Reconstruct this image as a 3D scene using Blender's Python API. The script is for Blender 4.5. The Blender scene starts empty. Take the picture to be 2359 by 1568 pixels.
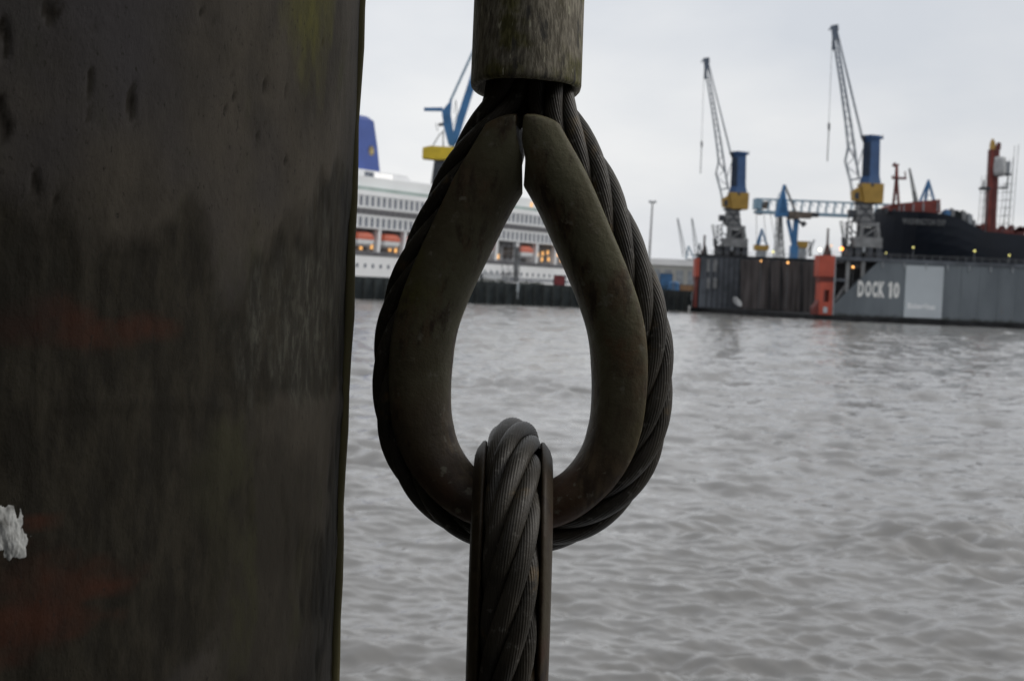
import bpy, math, random
import numpy as np
from mathutils import Vector, Matrix
R_ = math.radians
random.seed(7)
scene = bpy.context.scene
col = scene.collection

# ------------------------------------------------------------------ camera
FPX, CX, CY = 3513.0, 1179.5, 784.0          # focal length and centre in units of a 2359 wide picture
CAM_H, PITCH, ROLL, FOCUS = 5.0, R_(2.054), R_(2.5), 1.15
cam_pos = Vector((0, 0, CAM_H))
F = Vector((0, math.cos(PITCH), -math.sin(PITCH)))
X0 = Vector((1, 0, 0)); U0 = Vector((0, math.sin(PITCH), math.cos(PITCH)))
RT = X0*math.cos(ROLL) + U0*math.sin(ROLL)
UP = -X0*math.sin(ROLL) + U0*math.cos(ROLL)
BK = -F
cd = bpy.data.cameras.new('camera'); cam = bpy.data.objects.new('camera', cd); col.objects.link(cam)
cd.sensor_width = 23.5; cd.lens = 35.0; cd.sensor_fit = 'HORIZONTAL'
cd.clip_start = 0.02; cd.clip_end = 9000
m = Matrix.Identity(4)
for i in range(3):
    m[i][0] = RT[i]; m[i][1] = UP[i]; m[i][2] = BK[i]; m[i][3] = cam_pos[i]
cam.matrix_world = m
cd.dof.use_dof = True; cd.dof.focus_distance = FOCUS; cd.dof.aperture_fstop = 13.0
scene.camera = cam

# ------------------------------------------------------------------ sky, sun, exposure
SUN_EL, SUN_AZ = R_(38), R_(84)              # azimuth clockwise from the view direction
world = bpy.data.worlds.new('World'); scene.world = world; world.use_nodes = True
nt = world.node_tree; nt.nodes.clear()
def N(t, typ, **kw):
    n = t.nodes.new(typ)
    for k, v in kw.items():
        if k.startswith('i_'):
            n.inputs[int(k[2:]) if k[2:].isdigit() else k[2:].replace('_', ' ')].default_value = v
        else: setattr(n, k, v)
    return n
L = nt.links.new
sky = N(nt, 'ShaderNodeTexSky', sky_type='NISHITA', sun_disc=False, sun_elevation=SUN_EL, sun_rotation=SUN_AZ, dust_density=3.0)
tc = N(nt, 'ShaderNodeTexCoord')
sep = N(nt, 'ShaderNodeSeparateXYZ'); L(tc.outputs['Generated'], sep.inputs[0])
mx = N(nt, 'ShaderNodeMath', operation='ABSOLUTE'); L(sep.outputs[2], mx.inputs[0])
ad = N(nt, 'ShaderNodeMath', operation='ADD', i_1=0.30); L(mx.outputs[0], ad.inputs[0])
dv = N(nt, 'ShaderNodeVectorMath', operation='DIVIDE'); L(tc.outputs['Generated'], dv.inputs[0])
cmb = N(nt, 'ShaderNodeCombineXYZ', i_2=1.0); L(ad.outputs[0], cmb.inputs[0]); L(ad.outputs[0], cmb.inputs[1]); L(cmb.outputs[0], dv.inputs[1])
n1 = N(nt, 'ShaderNodeTexNoise'); n1.inputs['Scale'].default_value = 1.7; n1.inputs['Detail'].default_value = 6; n1.inputs['Roughness'].default_value = 0.5
mp = N(nt, 'ShaderNodeMapping'); mp.inputs['Location'].default_value = (3.4, 1.2, 0.3); L(dv.outputs[0], mp.inputs[0]); L(mp.outputs[0], n1.inputs['Vector'])
cr = N(nt, 'ShaderNodeValToRGB'); L(n1.outputs['Fac'], cr.inputs[0])
cr.color_ramp.elements[0].position = 0.30; cr.color_ramp.elements[0].color = (0.675, 0.705, 0.755, 1)
cr.color_ramp.elements[1].position = 0.68; cr.color_ramp.elements[1].color = (0.875, 0.88, 0.885, 1)
# the cloud is thinner towards the west: a slow, wide change of brightness
dt = N(nt, 'ShaderNodeVectorMath', operation='DOT_PRODUCT'); L(tc.outputs['Generated'], dt.inputs[0]); dt.inputs[1].default_value = (-0.80, 0.58, 0.12)
mr = N(nt, 'ShaderNodeMapRange'); L(dt.outputs['Value'], mr.inputs[0])
for k, v in zip((1, 2, 3, 4), (0.2, 0.85, 0.95, 1.12)): mr.inputs[k].default_value = v
sc_ = N(nt, 'ShaderNodeVectorMath', operation='SCALE'); L(cr.outputs[0], sc_.inputs[0]); L(mr.outputs[0], sc_.inputs['Scale'])
s10 = N(nt, 'ShaderNodeVectorMath', operation='SCALE'); L(sc_.outputs[0], s10.inputs[0]); s10.inputs['Scale'].default_value = 10.0
mix = N(nt, 'ShaderNodeMix', data_type='RGBA'); mix.inputs[0].default_value = 0.92
L(sky.outputs[0], mix.inputs[6]); L(s10.outputs[0], mix.inputs[7])
bg = N(nt, 'ShaderNodeBackground'); bg.inputs['Strength'].default_value = 0.1; L(mix.outputs[2], bg.inputs[0])
wo = N(nt, 'ShaderNodeOutputWorld'); L(bg.outputs[0], wo.inputs[0])

sd = bpy.data.lights.new('sun', 'SUN'); sd.energy = 1.2; sd.angle = R_(20); sd.color = (1.0, 0.96, 0.9)
sun = bpy.data.objects.new('sun', sd); col.objects.link(sun)
sdir = Vector((math.sin(SUN_AZ)*math.cos(SUN_EL), math.cos(SUN_AZ)*math.cos(SUN_EL), math.sin(SUN_EL)))
sun.rotation_euler = sdir.to_track_quat('Z', 'Y').to_euler()
vs = scene.view_settings
vs.view_transform = 'Standard'; vs.look = 'None'; vs.gamma = 1.0; vs.use_curve_mapping = False; vs.exposure = 0.0
scene.cycles.max_bounces = 6

# ------------------------------------------------------------------ helpers
def P(x, y, d):
    """point at depth y = d seen at picture position x, y (2359 wide)"""
    v = RT*((x-CX)/FPX) + UP*((CY-y)/FPX) + F
    return cam_pos + v*(d/v.y)
def tag(o, label=None, cat=None, group=None, kind=None):
    if label: o['label'] = label
    if cat: o['category'] = cat
    if group: o['group'] = group
    if kind: o['kind'] = kind
    return o
def empty(name, loc, label=None, cat=None, group=None, rz=0):
    o = bpy.data.objects.new(name, None); col.objects.link(o)
    o.location = loc; o.rotation_euler.z = rz; o.empty_display_size = 0.2
    return tag(o, label, cat, group)
def link(name, me, parent=None, loc=(0, 0, 0)):
    o = bpy.data.objects.new(name, me); col.objects.link(o); o.location = loc
    if parent: o.parent = parent
    return o
def copy_tree(o, parent=None):
    c = o.copy(); col.objects.link(c); c.parent = parent
    for ch in list(o.children): copy_tree(ch, c)
    return c
class MB:
    """collects shapes in world (or local) coordinates; build() makes ONE mesh, shifted by origin"""
    def __init__(s): s.v = []; s.f = []
    def poly(s, pts, faces):
        b = len(s.v); s.v += [Vector(p) for p in pts]; s.f += [[b+i for i in f] for f in faces]; return s
    def box(s, lo, hi):
        x0, y0, z0 = lo; x1, y1, z1 = hi
        return s.poly([(x0,y0,z0),(x1,y0,z0),(x1,y1,z0),(x0,y1,z0),(x0,y0,z1),(x1,y0,z1),(x1,y1,z1),(x0,y1,z1)],
                      [(3,2,1,0),(4,5,6,7),(0,1,5,4),(1,2,6,5),(2,3,7,6),(3,0,4,7)])
    def beam(s, a, b, w, h=None):
        a = Vector(a); b = Vector(b); t = (b-a).normalized(); h = h or w
        u = t.cross(Vector((0,0,1)))
        if u.length < 1e-3: u = Vector((1,0,0))
        u.normalize(); k = u.cross(t)
        return s.poly([p+u*(i*w/2)+k*(j*h/2) for p in (a, b) for i, j in ((-1,-1),(1,-1),(1,1),(-1,1))],
                      [(3,2,1,0),(4,5,6,7),(0,1,5,4),(1,2,6,5),(2,3,7,6),(3,0,4,7)])
    def tube(s, a, b, r0, r1=None, n=10):
        r1 = r0 if r1 is None else r1
        a = Vector(a); b = Vector(b); t = (b-a).normalized()
        u = t.cross(Vector((0,0,1)));
        if u.length < 1e-3: u = Vector((1,0,0))
        u.normalize(); k = u.cross(t); pts = []
        for p, r in ((a, r0), (b, r1)):
            pts += [p+u*(r*math.cos(2*math.pi*i/n))+k*(r*math.sin(2*math.pi*i/n)) for i in range(n)]
        return s.poly(pts, [tuple(reversed(range(n))), tuple(range(n, 2*n))]+[(i, (i+1)%n, n+(i+1)%n, n+i) for i in range(n)])
    def prism(s, pts, ext):
        n = len(pts); pts = [Vector(p) for p in pts]; ext = Vector(ext)
        return s.poly(pts+[p+ext for p in pts], [tuple(range(n)), tuple(reversed(range(n, 2*n)))]+[((i+1)%n, i, n+i, n+(i+1)%n) for i in range(n)])
    def loft(s, rings, closed=True, caps=True):
        n = len(rings[0]); pts = [p for r in rings for p in r]; fs = []
        for j in range(len(rings)-1):
            for i in range(n if closed else n-1):
                a = j*n+i; b = j*n+(i+1)%n
                fs.append((a, b, b+n, a+n))
        if caps: fs += [tuple(reversed(range(n))), tuple(range((len(rings)-1)*n, len(rings)*n))]
        return s.poly(pts, fs)
    def ball(s, c, r, n=8):
        c = Vector(c); k = n//2
        return s.loft([[c+Vector((r*math.sin(math.pi*j/k)*math.cos(2*math.pi*i/n), r*math.sin(math.pi*j/k)*math.sin(2*math.pi*i/n), -r*math.cos(math.pi*j/k))) for i in range(n)] for j in [0.02]+list(range(1, k))+[k-.02]])
    def mesh(s, name, mat, origin=(0,0,0), smooth=False):
        me = bpy.data.meshes.new(name); o = Vector(origin)
        me.from_pydata([tuple(p-o) for p in s.v], [], s.f); me.update()
        if mat: me.materials.append(mat)
        if smooth: me.polygons.foreach_set('use_smooth', [True]*len(me.polygons))
        return me
    def build(s, name, mat, parent=None, origin=(0,0,0), smooth=False):
        return link(name, s.mesh(name, mat, origin, smooth), parent)
def np_mesh(name, verts, faces, mat, smooth=True):
    me = bpy.data.meshes.new(name)
    verts = np.asarray(verts, np.float32); faces = np.asarray(faces, np.int32)
    me.vertices.add(len(verts)); me.vertices.foreach_set('co', verts.ravel())
    me.loops.add(faces.size); me.loops.foreach_set('vertex_index', faces.ravel())
    me.polygons.add(len(faces)); me.polygons.foreach_set('loop_start', np.arange(len(faces), dtype=np.int32)*faces.shape[1])
    me.polygons.foreach_set('use_smooth', np.full(len(faces), smooth))
    me.update(); me.validate()
    if mat: me.materials.append(mat)
    return me
def grid_faces(nu, nv, wrap_v=False):
    i, j = np.meshgrid(np.arange(nu-1), np.arange(nv if wrap_v else nv-1), indexing='ij')
    j2 = (j+1) % nv
    return np.stack([i*nv+j, i*nv+j2, (i+1)*nv+j2, (i+1)*nv+j], -1).reshape(-1, 4)
# value noise for stains and relief
def vnoise(x, y, seed=0):
    xi = np.floor(x).astype(np.int64); yi = np.floor(y).astype(np.int64); fx = x-xi; fy = y-yi
    fx = fx*fx*(3-2*fx); fy = fy*fy*(3-2*fy)
    def h(a, b):
        n = (a*374761393+b*668265263+seed*1442695041) & 0xffffffff
        n = ((n ^ (n >> 13))*1274126177) & 0xffffffff
        return ((n ^ (n >> 16)) & 0xffff)/65535.0
    return (h(xi,yi)*(1-fx)+h(xi+1,yi)*fx)*(1-fy)+(h(xi,yi+1)*(1-fx)+h(xi+1,yi+1)*fx)*fy
def fbm(x, y, seed=0, o=4):
    s = 0; a = .5; t = 0
    for k in range(o):
        s = s+a*vnoise(x*2**k, y*2**k, seed+k*17); t += a; a *= .5
    return s/t

# ------------------------------------------------------------------ materials
MATS = {}
def mat(name, c, rough=0.6, var=0.15, scale=0.6, c2=None, spec=0.4, metal=0.0, emit=None, stretch=(1,1,1), bump=0.0):
    """painted / weathered surface: two tones mixed by noise, rough changes with it"""
    mt = bpy.data.materials.new(name); mt.use_nodes = True; t = mt.node_tree; b = t.nodes['Principled BSDF']; k = t.links.new
    b.inputs['Roughness'].default_value = rough; b.inputs['Metallic'].default_value = metal
    b.inputs['Specular IOR Level'].default_value = spec
    c2 = c2 or tuple(x*(1-2*var) for x in c); c1 = tuple(min(1, x*(1+var)) for x in c)
    co = N(t, 'ShaderNodeTexCoord'); ma = N(t, 'ShaderNodeMapping'); ma.inputs['Scale'].default_value = stretch
    k(co.outputs['Object'], ma.inputs[0])
    no = N(t, 'ShaderNodeTexNoise'); no.inputs['Scale'].default_value = scale; no.inputs['Detail'].default_value = 5; k(ma.outputs[0], no.inputs['Vector'])
    ra = N(t, 'ShaderNodeValToRGB'); k(no.outputs['Fac'], ra.inputs[0])
    ra.color_ramp.elements[0].position = .32; ra.color_ramp.elements[0].color = (*c2, 1)
    ra.color_ramp.elements[1].position = .66; ra.color_ramp.elements[1].color = (*c1, 1)
    k(ra.outputs[0], b.inputs['Base Color'])
    if bump:
        bu = N(t, 'ShaderNodeBump'); bu.inputs['Strength'].default_value = bump; bu.inputs['Distance'].default_value = 0.05
        k(no.outputs['Fac'], bu.inputs['Height']); k(bu.outputs[0], b.inputs['Normal'])
    if emit:
        b.inputs['Emission Color'].default_value = (*emit[0], 1); b.inputs['Emission Strength'].default_value = emit[1]
    MATS[name] = mt
    return mt
G = mat
G('dock_dark', (.04,.042,.045), .7, .25, .3, spec=.2)
G('dock_inner', (.105,.115,.132), .7, .2, .25, spec=.2)
G('pontoon', (.022,.023,.025), .7, .3, .4, spec=.2)
G('net', (.105,.094,.093), .9, .22, .35, spec=.1, stretch=(2,2,.3))
G('dock_red', (.45,.085,.052), .55, .12, .25)
G('dock_red_dark', (.16,.035,.028), .6, .15, .3)
G('mast_brown', (.07,.035,.03), .7)
G('white_paint', (.74,.74,.72), .5, .04, .5)
G('panel', (.46,.50,.53), .5, .05, .1)
G('panel_text', (.86,.87,.88), .5, .03, .5)
G('lamp_pole', (.16,.17,.18), .5)
G('crane_blue', (.026,.078,.20), .5, .12, .3)
G('crane_blue_old', (.05,.17,.36), .5, .12, .3)
G('crane_blue_pale', (.24,.36,.46), .6, .1, .3)
G('crane_yellow', (.39,.24,.05), .5, .10, .4)
G('crane_yellow_bright', (.66,.47,.03), .5, .08, .4)
G('shade_blue', (.012,.028,.060), .6, .2, .5)  # dark blue for the shade painted on the crane columns
G('steel_grey', (.215,.22,.225), .6, .18, .5)
G('steel_grey_pale', (.30,.32,.34), .6, .12, .5)
G('steel_dark', (.05,.055,.065), .6, .2, .5)
G('lattice', (.13,.16,.21), .6, .15, .5)
G('counterweight', (.15,.12,.10), .7, .2, .4)
G('hull_navy', (.0085,.0125,.021), .45, .12, .15, spec=.3)
G('hull_text', (.12,.125,.13), .6, .1, .5)
G('ship_red', (.22,.045,.035), .6, .2, .5)
G('ship_red_dark', (.13,.034,.032), .65, .2, .5)
G('tarp', (.48,.49,.50), .8, .12, .5, bump=.6)
G('ship_white', (.78,.79,.80), .45, .04, .08)
G('ship_shade', (.50,.52,.54), .5, .06, .2)
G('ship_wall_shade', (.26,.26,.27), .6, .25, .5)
G('ship_glass', (.14,.16,.20), .2, .15, .3)
G('ship_glass_green', (.38,.46,.44), .25, .08, .3)
G('ship_dark', (.12,.12,.13), .6, .2, .3)
G('boat_orange', (.52,.12,.065), .45, .06, .5)
G('funnel_blue', (.050,.095,.33), .45, .08, .2)
G('emblem_gold', (.42,.34,.16), .5)
G('lit_window', (.5,.3,.1), .4, emit=((1.0,.50,.16), 1.1))
G('lit_white', (.8,.8,.8), .4, emit=((1.0,.97,.92), .45))
G('lamp_orange', (.8,.4,.1), .4, emit=((1.0,.30,.04), 5))
G('lamp_amber', (.8,.5,.2), .4, emit=((1.0,.48,.14), 3))
G('lamp_white', (.9,.9,.8), .4, emit=((1.0,.93,.68), 5))
G('lamp_yellow', (.8,.8,.3), .4, emit=((.95,.85,.25), 1.6))
G('quay_wall', (.034,.041,.043), .8, .25, .5, spec=.2, stretch=(1,1,.4))
G('quay_top', (.10,.10,.097), .85, .2, .2)
G('timber', (.030,.034,.034), .85, .3, .8, spec=.2)
G('warehouse', (.42,.41,.38), .7, .06, .1)
G('warehouse_roof', (.36,.36,.36), .7, .06, .1)
G('box_red', (.24,.045,.05), .6); G('box_blue', (.07,.18,.36), .6); G('box_orange', (.50,.30,.17), .6); G('box_grey', (.22,.23,.24), .6); G('box_brown', (.09,.06,.055), .7)
G('deck', (.05,.048,.045), .85, .2, 1.5)

def finish_nodes(name):
    mt = bpy.data.materials.new(name); mt.use_nodes = True
    t = mt.node_tree; MATS[name] = mt
    return t, t.nodes['Principled BSDF'], t.links.new
def rgbmix(t, a, b, fac):
    mxx = N(t, 'ShaderNodeMix', data_type='RGBA')
    for s, v in ((mxx.inputs[6], a), (mxx.inputs[7], b)):
        if isinstance(v, tuple): s.default_value = (*v, 1)
        else: t.links.new(v, s)
    if isinstance(fac, (int, float)): mxx.inputs[0].default_value = fac
    else: t.links.new(fac, mxx.inputs[0])
    return mxx.outputs[2]
def noise(t, vec, scale, detail=5, rough=.55, stretch=None, loc=None):
    if stretch or loc:
        ma = N(t, 'ShaderNodeMapping'); t.links.new(vec, ma.inputs[0]); vec = ma.outputs[0]
        if stretch: ma.inputs['Scale'].default_value = stretch
        if loc: ma.inputs['Location'].default_value = loc
    n = N(t, 'ShaderNodeTexNoise'); n.inputs['Scale'].default_value = scale; n.inputs['Detail'].default_value = detail; n.inputs['Roughness'].default_value = rough
    t.links.new(vec, n.inputs['Vector']); return n.outputs['Fac']
def ramp(t, val, lo, hi):
    mr_ = N(t, 'ShaderNodeMapRange', interpolation_type='SMOOTHSTEP'); t.links.new(val, mr_.inputs[0]); mr_.inputs[1].default_value = lo; mr_.inputs[2].default_value = hi
    return mr_.outputs[0]
def bump(t, b, h, strength, dist):
    bu = N(t, 'ShaderNodeBump'); bu.inputs['Strength'].default_value = strength; bu.inputs['Distance'].default_value = dist
    t.links.new(h, bu.inputs['Height']); t.links.new(bu.outputs[0], b.inputs['Normal'])
t, b, k = finish_nodes('dock_grey')
co = N(t, 'ShaderNodeTexCoord').outputs['Object']
c = rgbmix(t, (.105,.122,.138), (.150,.172,.190), ramp(t, noise(t, co, .10, 5, .55, (1, 1, .35)), .36, .62))
c = rgbmix(t, c, (.080,.090,.100), ramp(t, noise(t, co, .8, 5, .6, (1, 1, .05), (3, 0, 1)), .56, .74))
c = rgbmix(t, c, (.150,.100,.070), ramp(t, noise(t, co, 1.1, 4, .6, (1, 1, .07), (9, 0, 4)), .66, .80))
sz_ = N(t, 'ShaderNodeSeparateXYZ'); k(co, sz_.inputs[0])
wl = N(t, 'ShaderNodeMath', operation='MULTIPLY_ADD', i_1=2.2); k(noise(t, co, .9, 4, .6), wl.inputs[0]); k(sz_.outputs[2], wl.inputs[2])
c = rgbmix(t, (.040,.044,.042), c, ramp(t, wl.outputs[0], 2.2, 3.2))
k(c, b.inputs['Base Color']); b.inputs['Roughness'].default_value = .55; b.inputs['Specular IOR Level'].default_value = .35
# water: murky river
t, b, k = finish_nodes('water')
co = N(t, 'ShaderNodeTexCoord').outputs['Object']
b.inputs['Base Color'].default_value = (.205, .201, .194, 1); b.inputs['Roughness'].default_value = .12; b.inputs['IOR'].default_value = 1.33
def nvec(scale, detail, rough, stretch, loc, amt):
    ma = N(t, 'ShaderNodeMapping'); k(co, ma.inputs[0]); ma.inputs['Scale'].default_value = stretch; ma.inputs['Location'].default_value = loc
    n = N(t, 'ShaderNodeTexNoise'); n.inputs['Scale'].default_value = scale; n.inputs['Detail'].default_value = detail; n.inputs['Roughness'].default_value = rough
    k(ma.outputs[0], n.inputs['Vector'])
    sb = N(t, 'ShaderNodeVectorMath', operation='SUBTRACT'); k(n.outputs['Color'], sb.inputs[0]); sb.inputs[1].default_value = (.5, .5, .5)
    ml = N(t, 'ShaderNodeVectorMath', operation='MULTIPLY'); k(sb.outputs[0], ml.inputs[0]); ml.inputs[1].default_value = (amt*.7, amt, 0)
    return ml.outputs[0]
def vadd(a, c_):
    v = N(t, 'ShaderNodeVectorMath', operation='ADD'); k(a, v.inputs[0]); k(c_, v.inputs[1]); return v.outputs[0]
patch = ramp(t, noise(t, co, .055, 4, .6, (1, 1.8, 1)), .34, .66)
rip = vadd(nvec(2.6, 4, .62, (1, 1.5, 1), (0, 0, 0), .50), nvec(.55, 4, .6, (1, 1.7, 1), (5, 3, 0), .20))
pm_ = N(t, 'ShaderNodeMapRange'); k(patch, pm_.inputs[0]); pm_.inputs[3].default_value = .62; pm_.inputs[4].default_value = 1.15
rs_ = N(t, 'ShaderNodeVectorMath', operation='SCALE'); k(rip, rs_.inputs[0]); k(pm_.outputs[0], rs_.inputs['Scale'])
geo = N(t, 'ShaderNodeNewGeometry'); nn_ = vadd(geo.outputs['Normal'], rs_.outputs[0])
nz = N(t, 'ShaderNodeVectorMath', operation='NORMALIZE'); k(nn_, nz.inputs[0]); k(nz.outputs[0], b.inputs['Normal'])
# thimble: old dark galvanised steel, rusty and mossy
t, b, k = finish_nodes('thimble')
co = N(t, 'ShaderNodeTexCoord').outputs['Object']
f1 = ramp(t, noise(t, co, 9, 5), .42, .62); f2 = ramp(t, noise(t, co, 14, 6, .6, None, (3, 1, 2)), .52, .68); f3 = ramp(t, noise(t, co, 11, 5, .6, (1, 1, .6), (7, 7, 1)), .54, .70)
c = rgbmix(t, (.118,.110,.066), (.080,.066,.038), f1)
c = rgbmix(t, c, (.092,.084,.028), f3); c = rgbmix(t, c, (.115,.056,.028), f2)
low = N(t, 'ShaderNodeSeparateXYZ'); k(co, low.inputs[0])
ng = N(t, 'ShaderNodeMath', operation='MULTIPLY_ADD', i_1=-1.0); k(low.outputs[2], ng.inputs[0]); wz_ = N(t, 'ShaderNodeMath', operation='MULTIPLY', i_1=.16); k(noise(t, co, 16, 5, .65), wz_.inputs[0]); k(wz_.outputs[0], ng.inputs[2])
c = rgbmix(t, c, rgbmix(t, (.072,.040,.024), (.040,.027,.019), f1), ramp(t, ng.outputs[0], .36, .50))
stk = ramp(t, noise(t, co, 38, 6, .68, (1, 1, .45), (1, 8, 2)), .47, .62); c = rgbmix(t, c, rgbmix(t, (.044,.030,.020), (.100,.072,.042), ramp(t, noise(t, co, 130, 4, .6, (1, 1, .3)), .4, .62)), stk)
spk = ramp(t, noise(t, co, 90, 3, .6), .60, .72); c = rgbmix(t, c, (.150,.136,.100), spk)
k(c, b.inputs['Base Color']); b.inputs['Roughness'].default_value = .55; b.inputs['Specular IOR Level'].default_value = .25
bump(t, b, noise(t, co, 80, 6, .62), .28, .004)
MATS['thimble_brown'] = MATS['thimble'].copy()
for nd in MATS['thimble_brown'].node_tree.nodes:
    if nd.type == 'MIX' :
        for ix in (6, 7):
            cc = nd.inputs[ix].default_value; nd.inputs[ix].default_value = (cc[0]*.36, cc[1]*.29, cc[2]*.24, 1)
# wire rope
t, b, k = finish_nodes('wire')
co = N(t, 'ShaderNodeTexCoord').outputs['Object']
c = rgbmix(t, (.040,.034,.025), (.020,.017,.012), ramp(t, noise(t, co, 22, 5), .40, .62))
c = rgbmix(t, c, (.095,.064,.028), ramp(t, noise(t, co, 30, 5, .6, None, (4, 2, 9)), .58, .70))
c = rgbmix(t, c, (.105,.098,.085), ramp(t, noise(t, co, 160, 3), .60, .74))
k(c, b.inputs['Base Color']); b.inputs['Roughness'].default_value = .48; b.inputs['Specular IOR Level'].default_value = .35
bump(t, b, noise(t, co, 260, 4), .25, .0015)
# ferrule: grey aluminium sleeve with streaked lichen
t, b, k = finish_nodes('ferrule')
co = N(t, 'ShaderNodeTexCoord').outputs['Object']
st = noise(t, co, 420, 4, .65, (1, 1, .16)); st2 = noise(t, co, 150, 5, .6, (1, 1, .25), (2, 5, 1))
c = rgbmix(t, (.118,.104,.078), (.275,.250,.195), ramp(t, st, .38, .66))
c = rgbmix(t, c, rgbmix(t, (.062,.058,.020), (.135,.126,.050), ramp(t, st, .4, .62)), ramp(t, noise(t, co, 26, 5, .6, None, (5, 5, 5)), .48, .64))
c = rgbmix(t, c, (.055,.052,.045), ramp(t, st2, .55, .68))
c = rgbmix(t, c, (.42,.40,.30), ramp(t, noise(t, co, 330, 2, .5, (1, 1, .22), (9, 1, 3)), .66, .74))
k(c, b.inputs['Base Color']); b.inputs['Roughness'].default_value = .7; b.inputs['Specular IOR Level'].default_value = .2
bump(t, b, st, .45, .002)
# pile: peeling coating over rust; the stain masks ride on the mesh
t, b, k = finish_nodes('pile')
co = N(t, 'ShaderNodeTexCoord').outputs['Object']
def attr(n): return N(t, 'ShaderNodeAttribute', attribute_name=n).outputs['Fac']
st = noise(t, co, 60, 6, .68, (1, 1, .35)); fine = noise(t, co, 210, 6, .72, (1, 1, .6)); blot = noise(t, co, 9, 7, .66, (1, 1, .6))
paint = rgbmix(t, (.056,.048,.037), (.029,.025,.019), ramp(t, blot, .40, .60))
paint = rgbmix(t, paint, (.036,.034,.018), ramp(t, noise(t, co, 13, 6, .65, (1, 1, .5), (6, 1, 2)), .54, .66))
paint = rgbmix(t, paint, (.036,.033,.034), ramp(t, noise(t, co, 4, 4, .5, None, (3,3,3)), .52, .70))
bare = rgbmix(t, (.013,.011,.007), (.028,.024,.016), ramp(t, st, .40, .66))
c = rgbmix(t, bare, paint, attr('paint'))
c = rgbmix(t, c, (.016,.013,.010), attr('pit'))
lich = rgbmix(t, (.032,.030,.024), (.082,.080,.064), ramp(t, noise(t, co, 190, 5, .66, (1, 1, .34)), .44, .64))
c = rgbmix(t, c, lich, attr('lichen'))
c = rgbmix(t, c, rgbmix(t, (.085,.082,.018), (.052,.049,.016), ramp(t, st, .4, .62)), attr('moss'))
c = rgbmix(t, c, rgbmix(t, (.046,.017,.009), (.022,.012,.008), ramp(t, blot, .44, .60)), attr('rust'))
flk = ramp(t, noise(t, co, 300, 5, .7, (1, 1, .55), (4, 4, 4)), .58, .70); c = rgbmix(t, c, (.016,.014,.011), flk)
k(c, b.inputs['Base Color']); b.inputs['Roughness'].default_value = .75; b.inputs['Specular IOR Level'].default_value = .15
bump(t, b, fine, .32, .003)
G('pile_moss', (.135,.122,.055), .85, .25, 9, c2=(.07,.062,.034), spec=.1, stretch=(1,1,.2))
G('dropping', (.50,.51,.50), .85, .2, 130, c2=(.20,.20,.19))

# ------------------------------------------------------------------ water
def build_water():
    py = np.concatenate([np.linspace(2600, 1660, 60, endpoint=False), np.linspace(1660, 850, 480, endpoint=False)])
    rad = CAM_H*FPX/(py-658.0)
    rad = np.concatenate([rad, np.linspace(rad[-1]+.8, 378, 350), np.linspace(380, 440, 30), [470, 560, 700, 1000, 1600, 2600, 4200, 7000]])
    a = np.concatenate([np.linspace(-R_(170), -R_(24), 40, endpoint=False), np.linspace(-R_(24), R_(24), 470, endpoint=False), np.linspace(R_(24), R_(170), 41)])
    r, an = np.meshgrid(rad, a, indexing='ij')
    x = r*np.sin(an); y = r*np.cos(an)
    dr = np.gradient(rad)[:, None]; da = (np.gradient(a)[None, :]*r)
    z = np.zeros_like(x); rng = np.random.RandomState(3)
    wx = (fbm(x/14, y/14, 5, 3)-.5)*5; wy = (fbm(x/14+9, y/14+4, 8, 3)-.5)*5
    gust = .50+2.6*np.clip(fbm(x/4.5, y/8, 31, 4)-.46, 0, 1)+.5*np.clip(fbm(x/30, y/45, 77, 3)-.45, 0, 1)
    for i in range(76):
        lam = 0.28*(6.0/0.28)**rng.rand(); th = R_(90)+rng.randn()*R_(38)+R_(12)
        kx = 2*np.pi/lam*np.cos(th); ky = 2*np.pi/lam*np.sin(th)
        amp = (0.0082*lam**0.95 if lam < 2.4 else 0.0145*lam**.30)*(.5+1.0*rng.rand())*(1.55 if lam < 1.1 else 1.0)
        eff = np.abs(np.cos(th-np.pi/2+an))*dr+np.abs(np.sin(th-np.pi/2+an))*da
        w = np.clip((lam/np.maximum(eff, 1e-6)-2.2)/2.5, 0, 1)
        ph = kx*(x+wx*lam/4)+ky*(y+wy*lam/4)+rng.rand()*6.28
        s = np.sin(ph); z += amp*w*gust*(s-.30*np.cos(2*ph))
    f = grid_faces(len(rad), len(a))
    me = np_mesh('water', np.stack([x, y, z], -1).reshape(-1, 3), f[:, ::-1], MATS['water'])
    tag(link('water', me), kind='structure')
build_water()

# ------------------------------------------------------------------ quay and far ground
QP = [(-46,376),(-39,380),(52.3,432),(60,437.5),(420,437.5),(900,2600),(-1100,2600),(-400,325),(-127,325),(18.6,558),(30,580),(52,565),(44,536),(-46,391.5)]
q = MB().prism([(x, y, -3) for x, y in QP], (0, 0, 8.2)).build('quay', MATS['quay_top']); tag(q, kind='structure')
a0, a1 = Vector((-46.2,375.9,0)), Vector((60,437.3,0))
qn = Vector((0.497,-0.868,0))
wall = MB().prism([Vector((-46,375.8,-2.9)), Vector((-39,379.8,-2.9)), Vector((52.4,431.8,-2.9)), Vector((60,437.2,-2.9)), Vector((60,437.6,-2.9)), Vector((52.2,432.6,-2.9)), Vector((-39.2,380.6,-2.9)), Vector((-46,376.6,-2.9))], (0,0,8.6)).build('quay_wall', MATS['quay_wall'])
tag(wall, 'long dark quay wall with timber fenders below the cruise ship', 'wall')
pm = MB().tube((0,0,-2.8), (0,0,5.2), .30, .27, 8).mesh('fender_pile', MATS['timber'])
for i in range(38):
    s = (i+.5)/38; p = Vector((-44,376.9,0)).lerp(Vector((51.5,431.2,0)), s)
    link('fender_pile', pm, wall, p+qn*.42+Vector((0,0,random.uniform(-.5,.35))))

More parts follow.
